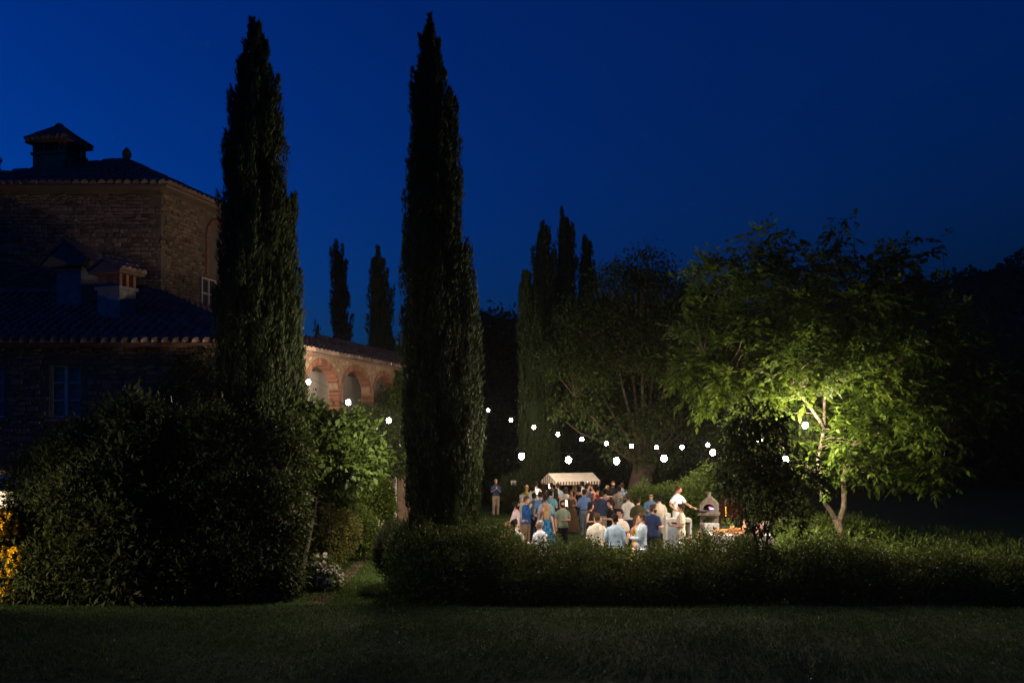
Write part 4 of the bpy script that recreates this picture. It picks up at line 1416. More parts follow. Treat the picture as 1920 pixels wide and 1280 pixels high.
so_, st_ = stall()
for (px, py, D, lab) in ((1007, 921, 41.0, 'tall warm lit lantern among the guests left of the stall'), (1030, 911, 44.6, 'warm lit lamp standing on the stall counter'),
                         (1062, 943, 36.5, 'white glowing lantern low behind the woman in the brown dress')):
    c = P(px, py, D)
    rt = thing('table_lantern', lab, 'lantern', (c.x, c.y, max(0, c.z - .2)), 0, 'small lit lanterns in the crowd')
    MB().rings([(-.10, .03, .03), (.10, .034, .034)], 10, org=c).build('glass', M_warm, rt)
    MB().rings([(.10, .045, .045), (.14, .015, .015)], 10, org=c).build('cap', M_cable, rt)
    if c.z - .10 > .1:
        MB().tube([(c.x, c.y, 0), (c.x, c.y, c.z - .10)], .012).build('pole', M_cable, rt)
    point(rt, c, 3.0, (1, .72, .42))

# white notice board by the tall grasses
c = P(963, 904.5, 49)
nb = thing('notice_board', 'small pale notice board on a post in front of the dark hedge', 'sign', (c.x, 49, 0))
MB().box(c, (.27, .02, .22)).build('board', M_white, nb)
MB().tube([(c.x, 49.02, 0), (c.x, 49.02, c.z - .1)], .015).build('post', M_darkbark, nb)
mb = MB()
for k in range(4):
    mb.box(c + Vector((0, -.012, .07 - k * .045)), (.18 if k else .1, .003, .012))
mb.build('print', M_cable, nb)

# pizza oven -------------------------------------------------------------
OD = 32.0
ob = P(1330, 995, OD)
OG = ob.z
oven = thing('pizza_oven', 'weathered cement garden pizza oven with arched mouth and blue pink flame', 'oven', (ob.x, OD, OG))
Ro = Matrix.Rotation(math.radians(-16), 3, 'Z')
oo_ = Vector((ob.x, OD, OG))
to = lambda x, y, z: oo_ + Ro @ Vector((x, y, z))
mb = MB()
for sx in (-.235, .235):
    for sy in (-.2, .2):
        mb.box(to(sx, sy, .26), (.085, .1, .52), Ro)
# arched front apron between the legs
hw = .19
for k in range(8):
    x0, x1 = -hw + 2 * hw * k / 8, -hw + 2 * hw * (k + 1) / 8
    za = .34 + .12 * math.sqrt(max(0, 1 - (((x0 + x1) / 2) / hw) ** 2))
    mb.box(to((x0 + x1) / 2, -.2, (za + .52) / 2), (x1 - x0, .09, .52 - za), Ro)
mb.box(to(.13, .1, .26), (.3, .3, .5), Ro)
mb.build('stand', M_ovenstone, oven)
MB().box(to(0, -.06, .56), (.64, .66, .075), Ro).build('hearth_slab', M_ovenstone, oven)
mb = MB()
# house-shaped oven body with arched mouth
out = [(-.28, .60), (-.28, .86), (-.17, 1.0), (-.05, 1.10), (.05, 1.10), (.17, 1.0), (.28, .86), (.28, .60)]
mouth = [(.19 * math.cos(a), .68 + .2 * math.sin(a)) for a in np.linspace(PI, 0, 8)]
fv = [to(x, -.26, z) for x, z in out] + [to(x, -.26, z) for x, z in mouth]
fv += [to(x, .3, z) for x, z in out] + [to(x, -.05, z) for x, z in mouth]
ff = [(i, i + 1, 8 + i + 1, 8 + i) for i in range(7)] + [(0, 8, 15, 7)]
ff += [(i, 16 + i, 16 + i + 1, i + 1) for i in range(7)] + [tuple(range(16, 24))]
ff += [(8 + i, 8 + i + 1, 24 + i + 1, 24 + i) for i in range(7)]
mb.add(fv, ff)
mb.build('body', M_ovenstone, oven)
MB().add([to(x, -.06, z) for x, z in mouth] + [to(.19, -.06, .66), to(-.19, -.06, .66)], [tuple(range(10))]).build('mouth', M_mouthblack, oven)  # flat near-black sheet closing the back of the mouth
MB().rings([(0, .07, .07), (.16, .06, .06), (.17, .09, .09), (.2, .02, .02)], 10, org=to(-.02, .1, 1.05)).build('flue', M_ovenstone, oven)
fl = MB()
for k in range(7):
    x = .03 + .018 * k
    fl.tube([to(x, -.1, .70), to(x - .02, -.1, .74 + .01 * (k % 3)), to(x - .05, -.1, .80 - .012 * abs(k - 2))], [.016, .012, .002], 6)
fl.cur = 1
for k in range(6):
    x = .05 + .02 * k
    fl.tube([to(x, -.12, .695), to(x + .004, -.12, .745)], [.014, .003], 6)
fl.build('flame', [glow('pink flame', (1.0, .22, .5), 2.2, False), glow('blue flame', (.3, .5, 1.0), 3.0, False)], oven)
cr = P(1333, 990, 31.3)
cw = mat('white woven crate', (0.42, 0.41, 0.41), 0.8, (0.34, 0.33, 0.33), 12, .4, 30)
crate = thing('white_crate', 'white slatted crate standing in front of the pizza oven', 'crate', (cr.x, 31.3, OG))
for k in range(4):
    for (dx, dy, sx, sy) in ((0, -.17, .46, .02), (0, .17, .46, .02), (-.22, 0, .02, .32), (.22, 0, .02, .32)):
        MB().box((cr.x + dx, 31.3 + dy, OG + .04 + k * .078), (sx, sy, .064)).build('slat', cw, crate)
MB().box((cr.x, 31.3, OG + .02), (.42, .3, .02)).build('base', cw, crate)
bt = P(1361.5, 968, 32.6)
br = thing('broom', 'yellow handled broom leaning near the pizza oven', 'broom', (bt.x, 32.6, OG))
MB().tube([(bt.x, 32.6, OG + .1), (bt.x, 32.65, bt.z)], .014).build('pole', M_cable, br)
MB().tube([(bt.x, 32.65, bt.z), (bt.x, 32.66, bt.z + .33)], .02).build('handle', mat('yellow plastic', (.6, .38, .02), .5), br)
MB().box((bt.x, 32.6, OG + .06), (.3, .06, .12)).build('brush', M_darkbark, br)

# white serving counter, food table --------------------------------------
wc_ = P(1270, 985, 30.4)
ct = thing('serving_counter', 'white serving counter with a dark gap and blue grey front beside the cook', 'counter', (wc_.x, 30.4, .1))
ctz = P(1262, 971, 30.4).z
MB().box((wc_.x, 30.4, ctz - .05), (.78, .6, .10)).build('top', M_white, ct)
MB().box((wc_.x - .16, 30.4, (ctz - .14 + .1) / 2), (.36, .5, ctz - .14 - .1)).build('cool_box', mat('blue grey panel', (.36, .42, .50), .5, (.28, .34, .42), 5), ct)
MB().box((wc_.x, 30.42, ctz - .12), (.74, .5, .04)).build('dark_gap', M_cable, ct)  # shade of the gap under the top, drawn as a black bar
for sx in (-.37, .37):
    MB().box((wc_.x + sx, 30.4, (ctz - .1) / 2 + .05), (.06, .55, ctz - .1)).build('side_panel', M_white, ct)
wb = P(1252, 966, 30.4)
bxn = thing('white_box', 'white carton standing on the serving counter', 'box', (wb.x, 30.4, ctz))
MB().box((wb.x, 30.4, ctz + .07), (.16, .2, .14)).build('carton', M_white, bxn)
MB().box((wb.x, 30.4, ctz + .147), (.17, .21, .012)).build('lid', M_white, bxn)

bk_ = P(1300, 1000, 29.6)
gz = float(bank(bk_.x, 29.6))
bs = thing('wicker_basket', 'brown wicker basket between the counter and the oven', 'basket', (bk_.x, 29.6, gz))
M_wick = mat('brown wicker', (.16, .08, .04), .9, (.09, .045, .025), 20, 1, 60)
MB().rings([(0, .1, .1), (.3, .16, .16), (.42, .17, .17), (.42, .15, .15), (.1, .09, .09)], 12, org=(bk_.x, 29.6, gz)).build('basket_body', M_wick, bs)
for k in range(6):
    MB().tube([(bk_.x + .165 * math.cos(a), 29.6 + .165 * math.sin(a), gz + .06 + k * .065) for a in np.linspace(0, 2 * PI, 13)], .014, 5).build('hoop', M_wick, bs)
lg = P(1311, 1003, 29.2)
log = thing('firewood_log', 'cut firewood log with pale end lying by the basket', 'log', (lg.x, 29.2, lg.z - .12))
MB().tube([(lg.x, 29.05, lg.z), (lg.x + .05, 29.5, lg.z)], .12, 14).build('bark', M_wood, log)
MB().tube([(lg.x, 29.04, lg.z), (lg.x, 29.05, lg.z)], .108, 14).build('cut_end', mat('cut wood', (.45, .30, .17), .9, (.32, .2, .1), 12), log)
MB().tube([(lg.x - .1, 29.2, lg.z - .14), (lg.x + .2, 29.3, lg.z - .14)], .03, 6).build('chock', M_wood, log)

TZ = .98
ft = P(1385, 1000, 28.6)
table = thing('food_table', 'long buffet table under white cloth heaped with bread and flowers', 'table', (ft.x, 28.6, 0))
MB().box((ft.x, 28.6, TZ - .03), (1.7, .9, .05)).build('tabletop', M_wood, table)
for sx in (-.75, .75):
    for sy in (-.36, .36):
        MB().box((ft.x + sx, 28.6 + sy, (TZ - .05) / 2), (.06, .06, TZ - .05)).build('leg', M_wood, table)
cl = thing('tablecloth', 'white tablecloth hanging over the front of the buffet table', 'tablecloth', (ft.x, 28.6, TZ))
mb = MB()
mb.box((ft.x, 28.6, TZ + .002), (1.76, .96, .008))
npt = 34
for k in range(npt):
    x0, x1 = ft.x - .88 + 1.76 * k / npt, ft.x - .88 + 1.76 * (k + 1) / npt
    w0, w1 = .02 * math.sin(k * 1.3), .02 * math.sin((k + 1) * 1.3)
    mb.add([(x0, 28.115, TZ), (x1, 28.115, TZ), (x1, 28.09 + w1, TZ - .45), (x0, 28.09 + w0, TZ - .45)], [(3, 2, 1, 0)])
mb.build('cloth', cloth('white table linen', (.5, .48, .45)), cl)
M_crust = mat('bread crust', (.50, .27, .10), .8, (.34, .16, .05), 14, .6, 40)
M_crumb = mat('pale dough', (.66, .48, .27), .9, (.5, .33, .16), 16, .5, 30)
M_ham = mat('cured meat', (.46, .14, .11), .5, (.6, .34, .28), 18)
M_cheese = mat('orange rind', (.72, .34, .06), .6, (.6, .26, .04), 8)
M_board = mat('serving board', (.34, .21, .11), .7, (.25, .15, .08), 9)


def food(name, label, px, D, build, m, group=None, zz=TZ):
    x = (px - 960) / F * D
    rt = thing(name, label, name.split('_')[-1], (x, D, zz + .006), 0, group)
    build(rt, Vector((x, D, zz + .006)))
    return rt


def loaf(L, r, rz):
    def f(rt, o):
        mb = MB()
        d = Vector((math.cos(rz), math.sin(rz), 0))
        mb.tube([o + d * (L * (t - .5)) + Vector((0, 0, r * .85)) for t in (0, .08, .25, .5, .75, .92, 1)], [r * k for k in (.2, .6, .92, 1, .92, .6, .2)], 12)
        b = mb.build('crust', M_crust, rt, True)
        for t in (-.25, 0, .25):
            p = o + d * (L * t) + Vector((0, 0, r * 1.82))
            MB().ball(p, (.016, r * .45, .012), 8, 4, Matrix.Rotation(rz + .6, 3, 'Z')).build('slash', M_crumb, rt, True)
    return f


def slab(w, dpt, h, m1, m2):
    def f(rt, o):
        MB().box(o + Vector((0, 0, .012)), (w, dpt, .024)).build('board', M_board, rt)
        MB().ball(o + Vector((0, 0, .03 + h * .4)), (w * .44, dpt * .42, h), 14, 6).build('piece', m1, rt, True)
        for k in range(5):
            MB().ball(o + Vector((random.uniform(-.3, .3) * w, random.uniform(-.3, .3) * dpt, .04 + h * 1.2)), (.05, .035, .02), 8, 4).build('slice', m2, rt, True)
    return f


def wheel(r, h):
    def f(rt, o):
        MB().rings([(0, r * .95, r * .95), (.01, r, r), (h - .01, r, r), (h, r * .95, r * .95)], 18, org=o).build('rind', M_cheese, rt, True)
        MB().rings([(0, r * .8, r * .8), (.006, r * .8, r * .8)], 18, org=o + Vector((0, 0, h))).build('top', M_crumb, rt)
    return f


food('bread_loaf', 'long flat loaf at the back left of the buffet table', 1355, 28.9, loaf(.62, .06, .05), None, 'loaves on the buffet table')
food('bread_loaf', 'round golden loaf in the middle of the buffet table', 1376, 28.7, loaf(.34, .115, .2), None, 'loaves on the buffet table')
food('bread_loaf', 'small loaf at the left front of the buffet table', 1352, 28.35, loaf(.26, .06, -.3), None, 'loaves on the buffet table')
food('cheese_wheel', 'orange rinded cheese wheel right of the round loaf', 1396, 28.75, wheel(.15, .17), None)
food('meat_board', 'board of sliced cured meat at the front of the buffet table', 1390, 28.3, slab(.5, .28, .03, M_ham, M_ham), None)
food('focaccia_board', 'pale focaccia on a board at the left end of the buffet table', 1345, 28.62, slab(.32, .3, .03, M_crumb, M_crust), None)
food('ham_board', 'board of pink ham under the young tree branches', 1416, 28.45, slab(.42, .3, .05, M_ham, M_crumb), None)


def packet(rt, o):
    MB().box(o + Vector((0, 0, .17)), (.14, .06, .34), Matrix.Rotation(.12, 3, 'Y')).build('packet', cloth('orange print', (.75, .32, .03), 'stripe', (.8, .72, .66), 9), rt)
    MB().box(o + Vector((0.02, 0, .345)), (.12, .03, .03), Matrix.Rotation(.12, 3, 'Y')).build('fold', M_white, rt)


food('bread_packet', 'orange and white striped packet standing on the buffet table', 1393, 29.0, packet, None)
for (px, D, lab) in ((1425, 28.7, 'pink flower bunch at the right end of the buffet table'), (1408, 28.2, 'pink flower bunch at the front of the buffet table')):
    def bunch(rt, o):
        MB().rings([(0, .05, .05), (.12, .07, .07)], 10, org=o).build('vase', clearm, rt, True)
        n = 90
        c = np.array(o) + np.array([0, 0, .2]) + R.normal(size=(n, 3)) * np.array([.11, .08, .07])
        pet = np.concatenate([leafquads(c, rdir(n), rdir(n), .05, .04, .1, .6) for _ in range(6)])
        tag(quads('flowers', pet, M_pink_petal, rt), kind='stuff')
        n = 60
        c = np.array(o) + np.array([0, 0, .14]) + R.normal(size=(n, 3)) * np.array([.09, .06, .05])
        quads('leaves', leafquads(c, rdir(n), rdir(n), .09, .03), M_hedge, rt)
    food('flower_bunch', lab, px, D, bunch, None, 'flower bunches on the buffet table')
pl = P(1293, 1011, 25.6)
stk_ = thing('plate_stack', 'stack of white plates with a red napkin behind the hedge', 'plates', (pl.x, 25.6, pl.z - .08))
for k in range(5):
    MB().rings([(0, .07, .07), (.012, .125, .125), (.016, .125, .125)], 18, org=(pl.x, 25.6, pl.z - .08 + k * .016)).build('plate', M_white, stk_, True)
nk = thing('red_napkin', 'folded red napkin lying on the plate stack', 'napkin', (pl.x, 25.6, pl.z + .003))
MB().box((pl.x, 25.56, pl.z + .02), (.13, .1, .03), Matrix.Rotation(.3, 3, 'Z')).build('napkin_cloth', cloth('red linen', (.6, .03, .03)), nk)
sdt = thing('side_table', 'small round standing table behind the hedge holding plates', 'table', (pl.x, 25.6, 0))
MB().rings([(pl.z - .12, .3, .3), (pl.z - .083, .3, .3)], 20, org=(pl.x, 25.6, 0)).build('tabletop', M_white, sdt)
MB().tube([(pl.x, 25.6, 0), (pl.x, 25.6, pl.z - .12)], .03).build('leg', M_steel, sdt)
MB().rings([(0, .22, .22), (.03, .2, .2)], 16, org=(pl.x, 25.6, 0)).build('base', M_steel, sdt)
sp_ = P(1192, 1021, 24.9)
st2 = thing('standing_table', 'small standing table with an orange drink in front of the pale blue shirt', 'table', (sp_.x, 24.9, 0))
MB().rings([(sp_.z - .13, .24, .24), (sp_.z - .1, .24, .24)], 20, org=(sp_.x, 24.9, 0)).build('tabletop', M_white, st2)
MB().tube([(sp_.x, 24.9, 0), (sp_.x, 24.9, sp_.z - .13)], .03).build('leg', M_steel, st2)
MB().rings([(0, .2, .2), (.03, .18, .18)], 16, org=(sp_.x, 24.9, 0)).build('base', M_steel, st2)
sg = thing('spritz_glass', 'glass of orange drink on the small standing table', 'glass', (sp_.x, 24.9, sp_.z - .1))
MB().rings([(0, .045, .045), (.16, .055, .055), (.16, .05, .05), (.01, .04, .04)], 12, org=(sp_.x, 24.9, sp_.z - .1)).build('glass', clearm, sg, True)
MB().rings([(.012, .038, .038), (.125, .045, .045)], 12, org=(sp_.x, 24.9, sp_.z - .1)).build('drink', mat('orange drink', (.85, .25, .03), .3), sg, True)

# ------------------------------------------------------------------ people
SKIN = [mat('fair skin', (.56, .33, .23), .55, (.50, .27, .18), 9), mat('tanned skin', (.44, .24, .15), .55, (.38, .19, .12), 9), mat('brown skin', (.30, .155, .09), .55, (.25, .125, .07), 9)]
HAIR = {k: mat(k + ' hair', c, .65, tuple(x * .6 for x in c), 40, .8, 80, .12) for k, c in
        (('black', (.012, .009, .008)), ('dark', (.030, .018, .012)), ('brown', (.075, .040, .022)), ('auburn', (.14, .055, .025)), ('blond', (.45, .29, .13)), ('grey', (.40, .37, .34)))}
M_eye = mat('eye', (.5, .48, .46), .2)
M_iris = mat('iris', (.02, .015, .01), .2)
M_lip = mat('lips', (.34, .12, .10), .5)
M_shoe = mat('leather shoe', (.06, .04, .03), .5)
M_lens = mat('dark lens', (.01, .01, .012), .1, spec=.8)
wrinkle = bpy.data.textures.new('cloth folds', 'CLOUDS')
wrinkle.noise_scale = .16
hairtex = bpy.data.textures.new('hair locks', 'CLOUDS')
hairtex.noise_scale = .045
CL = {}


def C(col, pattern=None, col2=(0, 0, 0), scale=30.0):
    k = (col, pattern, col2, scale)
    if k not in CL:
        CL[k] = cloth('fabric', col, pattern, col2, scale)
    return CL[k]


def fuse(o, vox, disp=0.0, tex=None):
    """one continuous surface from the overlapping closed lofts"""
    m = o.modifiers.new('one_skin', 'REMESH')
    m.mode = 'VOXEL'
    m.voxel_size = vox
    m.use_smooth_shade = True
    s = o.modifiers.new('soften', 'SMOOTH')
    s.factor = .5
    s.iterations = 2
    if disp:
        d = o.modifiers.new('folds', 'DISPLACE')
        d.texture = tex or wrinkle
        d.strength = disp
        d.mid_level = .5
        d.texture_coords = 'LOCAL'
    return o


HEAD = [(1.525, .030, .036, -.035), (1.540, .046, .058, -.030), (1.565, .058, .076, -.018), (1.60, .068, .090, -.008), (1.64, .074, .098, 0), (1.68, .076, .100, .004), (1.715, .068, .088, .008), (1.738, .046, .060, .012), (1.75, .012, .016, .014)]


def head_r(z):
    zs = [h[0] for h in HEAD]
    return np.interp(z, zs, [h[1] for h in HEAD]), np.interp(z, zs, [h[2] for h in HEAD]), np.interp(z, zs, [h[3] for h in HEAD])


ARMS = {  # elbow, wrist, fingers' direction (for the +x side; x mirrored for the other)
    'down': ((.235, .035, 1.13), (.235, -.04, .885), (0, -.15, -1)),
    'glass': ((.235, .03, 1.13), (.13, -.25, 1.14), (-.5, -.8, .15)),
    'chest': ((.225, -.02, 1.14), (.05, -.20, 1.27), (-.7, -.2, .6)),
    'chin': ((.20, -.11, 1.15), (.035, -.19, 1.42), (-.25, .05, 1)),
    'cross': ((.225, -.03, 1.12), (-.02, -.22, 1.12), (-1, .05, .1)),
    'pocket': ((.27, .09, 1.14), (.20, -.02, .93), (-.1, -.1, -1)),
    'hip': ((.32, .06, 1.15), (.19, -.04, 1.0), (-.7, -.3, -.4)),
    'reach': ((.29, -.14, 1.17), (.24, -.42, 1.06), (-.1, -1, -.1)),
}


def person(label, px, ytop, H, face, top, bottom, hair, la='down', ra='down', sleeve='short', kind='m', skin=0, hstyle='short', beard=False, glasses=None, turn=0, D=None, zg=0.0, lean=0.0, fine=False, dress=None, tuck=False, tilt=0.0, straps=False, group='guests at the garden party', collar=True, apron=None, motif=None):
    if D is None:
        D = (HC - zg - H) * F / (ytop - 823)
    x = (px - 960) / F * D
    root = thing('person', label, 'person', (x, D, zg), math.radians(face), group)
    s = H / 1.75
    wf = .90 if kind == 'f' else 1.0
    sk = SKIN[skin]
    vox = .013 if fine else .017
    hp_ = Vector((0, 0, .92))
    Lm = Matrix.Rotation(lean, 4, 'X')                       # lean of the upper body about the hips
    Hm = Matrix.Rotation(math.radians(turn), 4, 'Z') @ Matrix.Rotation(tilt, 4, 'X')
    neck = Vector((0, .0, 1.52))

    def up(p):                                               # upper body point
        p = Vector(p)
        return (hp_ + (Lm @ (p - hp_))) * s

    def hd(p):                                               # head point
        p = Vector(p)
        return up(neck + Hm @ (p - neck))

    def lo(p):
        return Vector(p) * s

    def rl(mb, rs, fn, n=14):
        vs = []
        for r in rs:
            z, rx, ry = r[:3]
            cy = r[3] if len(r) > 3 else 0
            cx = r[4] if len(r) > 4 else 0
            for k in range(n):
                a = 2 * PI * k / n
                vs.append(fn((cx + rx * math.cos(a), cy + ry * math.sin(a), z)))
        fs = [(i * n + k, i * n + (k + 1) % n, (i + 1) * n + (k + 1) % n, (i + 1) * n + k) for i in range(len(rs) - 1) for k in range(n)]
        fs.append(tuple(range(n - 1, -1, -1)))
        fs.append(tuple((len(rs) - 1) * n + k for k in range(n)))
        mb.add(vs, fs)

    def arm(side, pose):
        e, w, f = ARMS[pose]
        sh = Vector((side * .175 * wf, 0, 1.405))
        e = Vector((side * (e[0] * wf), e[1], e[2]))
        w = Vector((side * w[0], w[1], w[2]))
        f = Vector((side * f[0], f[1], f[2])).normalized()
        return sh, e, w, f

    # body: one continuous figure
    mb = MB()
    hipw = .175 if kind == 'm' else .18
    rl(mb, [(.80, hipw * .8, .10, .01), (.90, hipw, .115, .01), (1.0, .155 * wf, .10, 0), (1.08, .143 * wf, .095, 0), (1.2, .155 * wf, .105, -.003), (1.3, .165 * wf, .115, -.005), (1.38, .168 * wf, .105, 0), (1.44, .14 * wf, .08, .01), (1.475, .085 * wf, .062, .012)], up)
    rl(mb, [(1.42, .07, .06, .012), (1.48, .056, .056, .01), (1.53, .052, .055, .004), (1.57, .05, .055, 0)], up, 12)
    rl(mb, HEAD, hd, 16)
    # nose, ears, brow
    mb.tube([hd((0, -.088, 1.655)), hd((0, -.104, 1.63)), hd((0, -.114, 1.612)), hd((0, -.095, 1.604))], [.008, .011, .015, .012], 7)
    for sx in (-1, 1):
        mb.ball(hd((sx * .076, .008, 1.632)), (.012, .02, .032), 8, 5)
    for side, pose in ((1, la), (-1, ra)):
        sh, e, w, f = arm(side, pose)
        k = 1 if kind == 'm' else .84
        mb.tube([up(sh - Vector((side * .03, 0, 0))), up(sh.lerp(e, .3)), up(sh.lerp(e, .75)), up(e), up(e.lerp(w, .3)), up(e.lerp(w, .75)), up(w)], [.05 * k, .047 * k, .04 * k, .038 * k, .04 * k, .031 * k, .026 * k], 10)
        # hand: palm, four unequal bent fingers, thumb
        u = f.orthogonal().normalized()
        across = Vector((0, 0, 1)).cross(f)
        across = (across if across.length > .2 else Vector((1, 0, 0)).cross(f)).normalized()
        pn = f.cross(across)
        pm = w + f * .045
        mb.tube([up(w - f * .01), up(w + f * .03 + across * .0), up(w + f * .085)], [.026, .036, .034], 8)
        for q, (off, ln) in enumerate(((-.03, .062), (-.01, .075), (.01, .072), (.029, .056))):
            b = w + f * .075 + across * off
            m1 = b + f * ln * .55 - pn * ln * .15
            m2 = m1 + f * ln * .28 - pn * ln * .42
            mb.tube([up(b), up(m1), up(m2)], [.0105, .0095, .008], 6)
        b = w + f * .03 - across * .028
        mb.tube([up(b), up(b - across * .028 + f * .025 - pn * .008), up(b - across * .03 + f * .055 - pn * .022)], [.013, .011, .009], 6)
    for sx in (-1, 1):
        mb.tube([lo((sx * .085, .005, .92)), lo((sx * .09, 0, .75)), lo((sx * .092, -.01, .50)), lo((sx * .095, .008, .36)), lo((sx * .097, .02, .10)), lo((sx * .097, .02, .04))], [.095, .082, .056, .054, .038, .04], 10)
        mb.tube([lo((sx * .1, .05, .04)), lo((sx * .105, -.05, .04)), lo((sx * .115, -.15, .03)), lo((sx * .118, -.19, .025))], [.036, .036, .032, .015], 8)
    body = mb.build('body', sk, root, True, local=True)
    fuse(body, vox)

    # upper garment
    if dress is None:
        mb = MB()
        hem = .98 if tuck else .86
        rs = [(hem, hipw + .025 if not tuck else .165, .135 if not tuck else .12, .008), (.95, hipw + .022 if not tuck else .17, .132 if not tuck else .125, .005), (1.05, .168 * wf, .122, 0), (1.15, .168 * wf, .122, 0), (1.28, .182 * wf, .132, -.004), (1.38, .185 * wf, .122, 0), (1.435, .155 * wf, .095, .01), (1.475, .085 * wf if collar else .10, .075, .012)]
        if tuck:
            rs = rs[1:]
        rl(mb, rs, up)
        if collar:
            rl(mb, [(1.455, .08, .076, .012), (1.50, .066, .068, .010)], up, 12)
        for side, pose in ((1, la), (-1, ra)):
            sh, e, w, f = arm(side, pose)
            k = 1 if kind == 'm' else .86
            if sleeve == 'none':
                continue
            if sleeve == 'short':
                mb.tube([up(sh - Vector((side * .05, 0, -.005))), up(sh.lerp(e, .3)), up(sh.lerp(e, .82))], [.068 * k, .068 * k, .066 * k], 12)
            else:
                end = .93 if sleeve == 'long' else .45
                mb.tube([up(sh - Vector((side * .05, 0, -.005))), up(sh.lerp(e, .3)), up(sh.lerp(e, .8)), up(e), up(e.lerp(w, .35 if end > .5 else .2)), up(e.lerp(w, end))], [.066 * k, .064 * k, .056 * k, .054 * k, .052 * k, .045 * k], 12)
        g = mb.build('shirt', top, root, True, local=True)
        fuse(g, vox + .004, .022)
        if motif:
            mo = MB()
            random.seed(5)
            for k in range(9):
                c = Vector((random.uniform(-.07, .05) + motif[0], motif[1], 1.28 + random.uniform(-.09, .07)))
                a = random.uniform(0, PI)
                dd = Vector((math.cos(a), 0, math.sin(a))) * random.uniform(.02, .04)
                mo.tube([up(c - dd), up(c + Vector((dd.z * .5, 0, -dd.x * .5))), up(c + dd)], .006, 5)
            mo.build('embroidery', HAIR['black'], root, local=True)
        if bottom is not None:
            mb = MB()
            rl(mb, [(.80, hipw * .98, .118, .012), (.90, hipw + .012, .13, .01), (1.0, .165 * wf, .115, 0), (1.015, .16 * wf, .11, 0)], lo)
            for sx in (-1, 1):
                mb.tube([lo((sx * .085, .008, .90)), lo((sx * .092, .004, .75)), lo((sx * .096, -.005, .50)), lo((sx * .098, .012, .30)), lo((sx * .1, .02, .06))], [.108, .098, .078, .07, .066], 12)
            g = mb.build('trousers', bottom, root, True, local=True)
            fuse(g, vox + .006, .018)
        if tuck and bottom is not None:
            mb = MB()
            rl(mb, [(.985, .176 * wf, .128, .002), (1.02, .172 * wf, .125, .0)], lo)
            mb.build('belt', M_shoe, root, True, local=True)
    else:
        mb = MB()
        hem = dress
        fl = .07 + (.92 - hem) * .12
        rs = [(hem, hipw + fl, .12 + fl, .01), ((hem + .9) / 2, hipw + fl * .65, .12 + fl * .5, .01), (.9, hipw + .022, .135, .012), (1.0, .165 * wf, .115, 0), (1.08, .156 * wf, .108, 0), (1.2, .168 * wf, .118, -.004), (1.3, .178 * wf, .13, -.006), (1.375, .172 * wf, .112, 0)]
        if not straps:
            rs += [(1.435, .15 * wf, .09, .01), (1.462, .095, .072, .012)]
        rl(mb, rs, up)
        if straps:
            for sx in (-.085, .085):
                mb.tube([up((sx, -.11, 1.35)), up((sx, -.08, 1.43)), up((sx, 0, 1.463)), up((sx, .085, 1.42)), up((sx, .1, 1.34))], .014, 6)
        elif sleeve in ('short', 'long'):
            for side, pose in ((1, la), (-1, ra)):
                sh, e, w, f = arm(side, pose)
                pts = [up(sh - Vector((side * .05, 0, -.005))), up(sh.lerp(e, .3)), up(sh.lerp(e, .7))]
                rad = [.06, .06, .062]
                if sleeve == 'long':
                    pts += [up(e), up(e.lerp(w, .9))]
                    rad += [.05, .042]
                mb.tube(pts, rad, 12)
        g = mb.build('dress', top, root, True, local=True)
        fuse(g, vox + .004, .02)
    if apron is not None:
        mb = MB()
        n = 9
        vs = []
        for z, rx, ry in ((.55, .22, .17), (.8, .21, .16), (1.0, .188, .148), (1.08, .182, .142)):
            for k in range(n):
                a = -PI / 2 + (k / (n - 1) - .5) * PI * 1.1
                vs.append(lo((rx * math.cos(a), ry * math.sin(a), z)))
        mb.add(vs, [(i * n + k, i * n + k + 1, (i + 1) * n + k + 1, (i + 1) * n + k) for i in range(3) for k in range(n - 1)])
        mb.build('apron', apron, root, True, local=True)
    for sx in (-1, 1):
        mb = MB()
        mb.tube([lo((sx * .098, .07, .045)), lo((sx * .1, .03, .055)), lo((sx * .105, -.06, .05)), lo((sx * .115, -.16, .038)), lo((sx * .118, -.205, .03))], [.03, .046, .044, .04, .018], 10)
        mb.build('shoe', M_shoe, root, True, local=True)

    # hair: a shell over the skull with a hairline, long hair hangs behind
    if hstyle != 'bald':
        hm = HAIR[hair]
        na, nt = 28, 9
        mb = MB()
        vs = []
        top_z = 1.752
        for i in range(nt + 1):
            t = i / nt
            for k in range(na):
                a = 2 * PI * k / na                       # a = pi/2 is the back (+y)
                b = (1 - math.sin(a)) / 2                 # 0 back .. 1 front
                if hstyle == 'receding':
                    zl = 1.575 + .075 * min(1, b / .45) if b < .62 else 1.72
                elif hstyle == 'long':
                    zl = 1.30 if b < .42 else (1.46 if b < .68 else (1.60 if b < .86 else 1.705))
                elif hstyle == 'bob':
                    zl = 1.50 if b < .6 else (1.57 if b < .82 else 1.70)
                else:
                    zl = 1.562 if b < .3 else (1.60 if b < .55 else (1.635 if b < .76 else 1.698))
                z = zl + (top_z - zl) * math.sin(t * PI / 2) ** .9
                if t == 1:
                    z = top_z + .012
                rx, ry, cy = head_r(max(z, 1.565))
                th_ = {'short': .011, 'receding': .005, 'long': .020, 'bob': .024, 'bun': .010, 'curly': .034}.get(hstyle, .012)
                if z < 1.57:
                    q = (1.57 - z) / .27
                    rx, ry, cy = .078 + .02 * q, .08 - .01 * q, .02 + .03 * q
                kx = th_ * (1.15 if z > 1.70 else 1.0)
                if t == 0:
                    kx *= .45
                k_ = .02 if t == 1 else 1
                vs.append(hd(((rx + kx) * math.cos(a) * k_, cy + (ry + kx) * math.sin(a) * k_, z + (th_ * .9 if z > 1.70 else 0))))
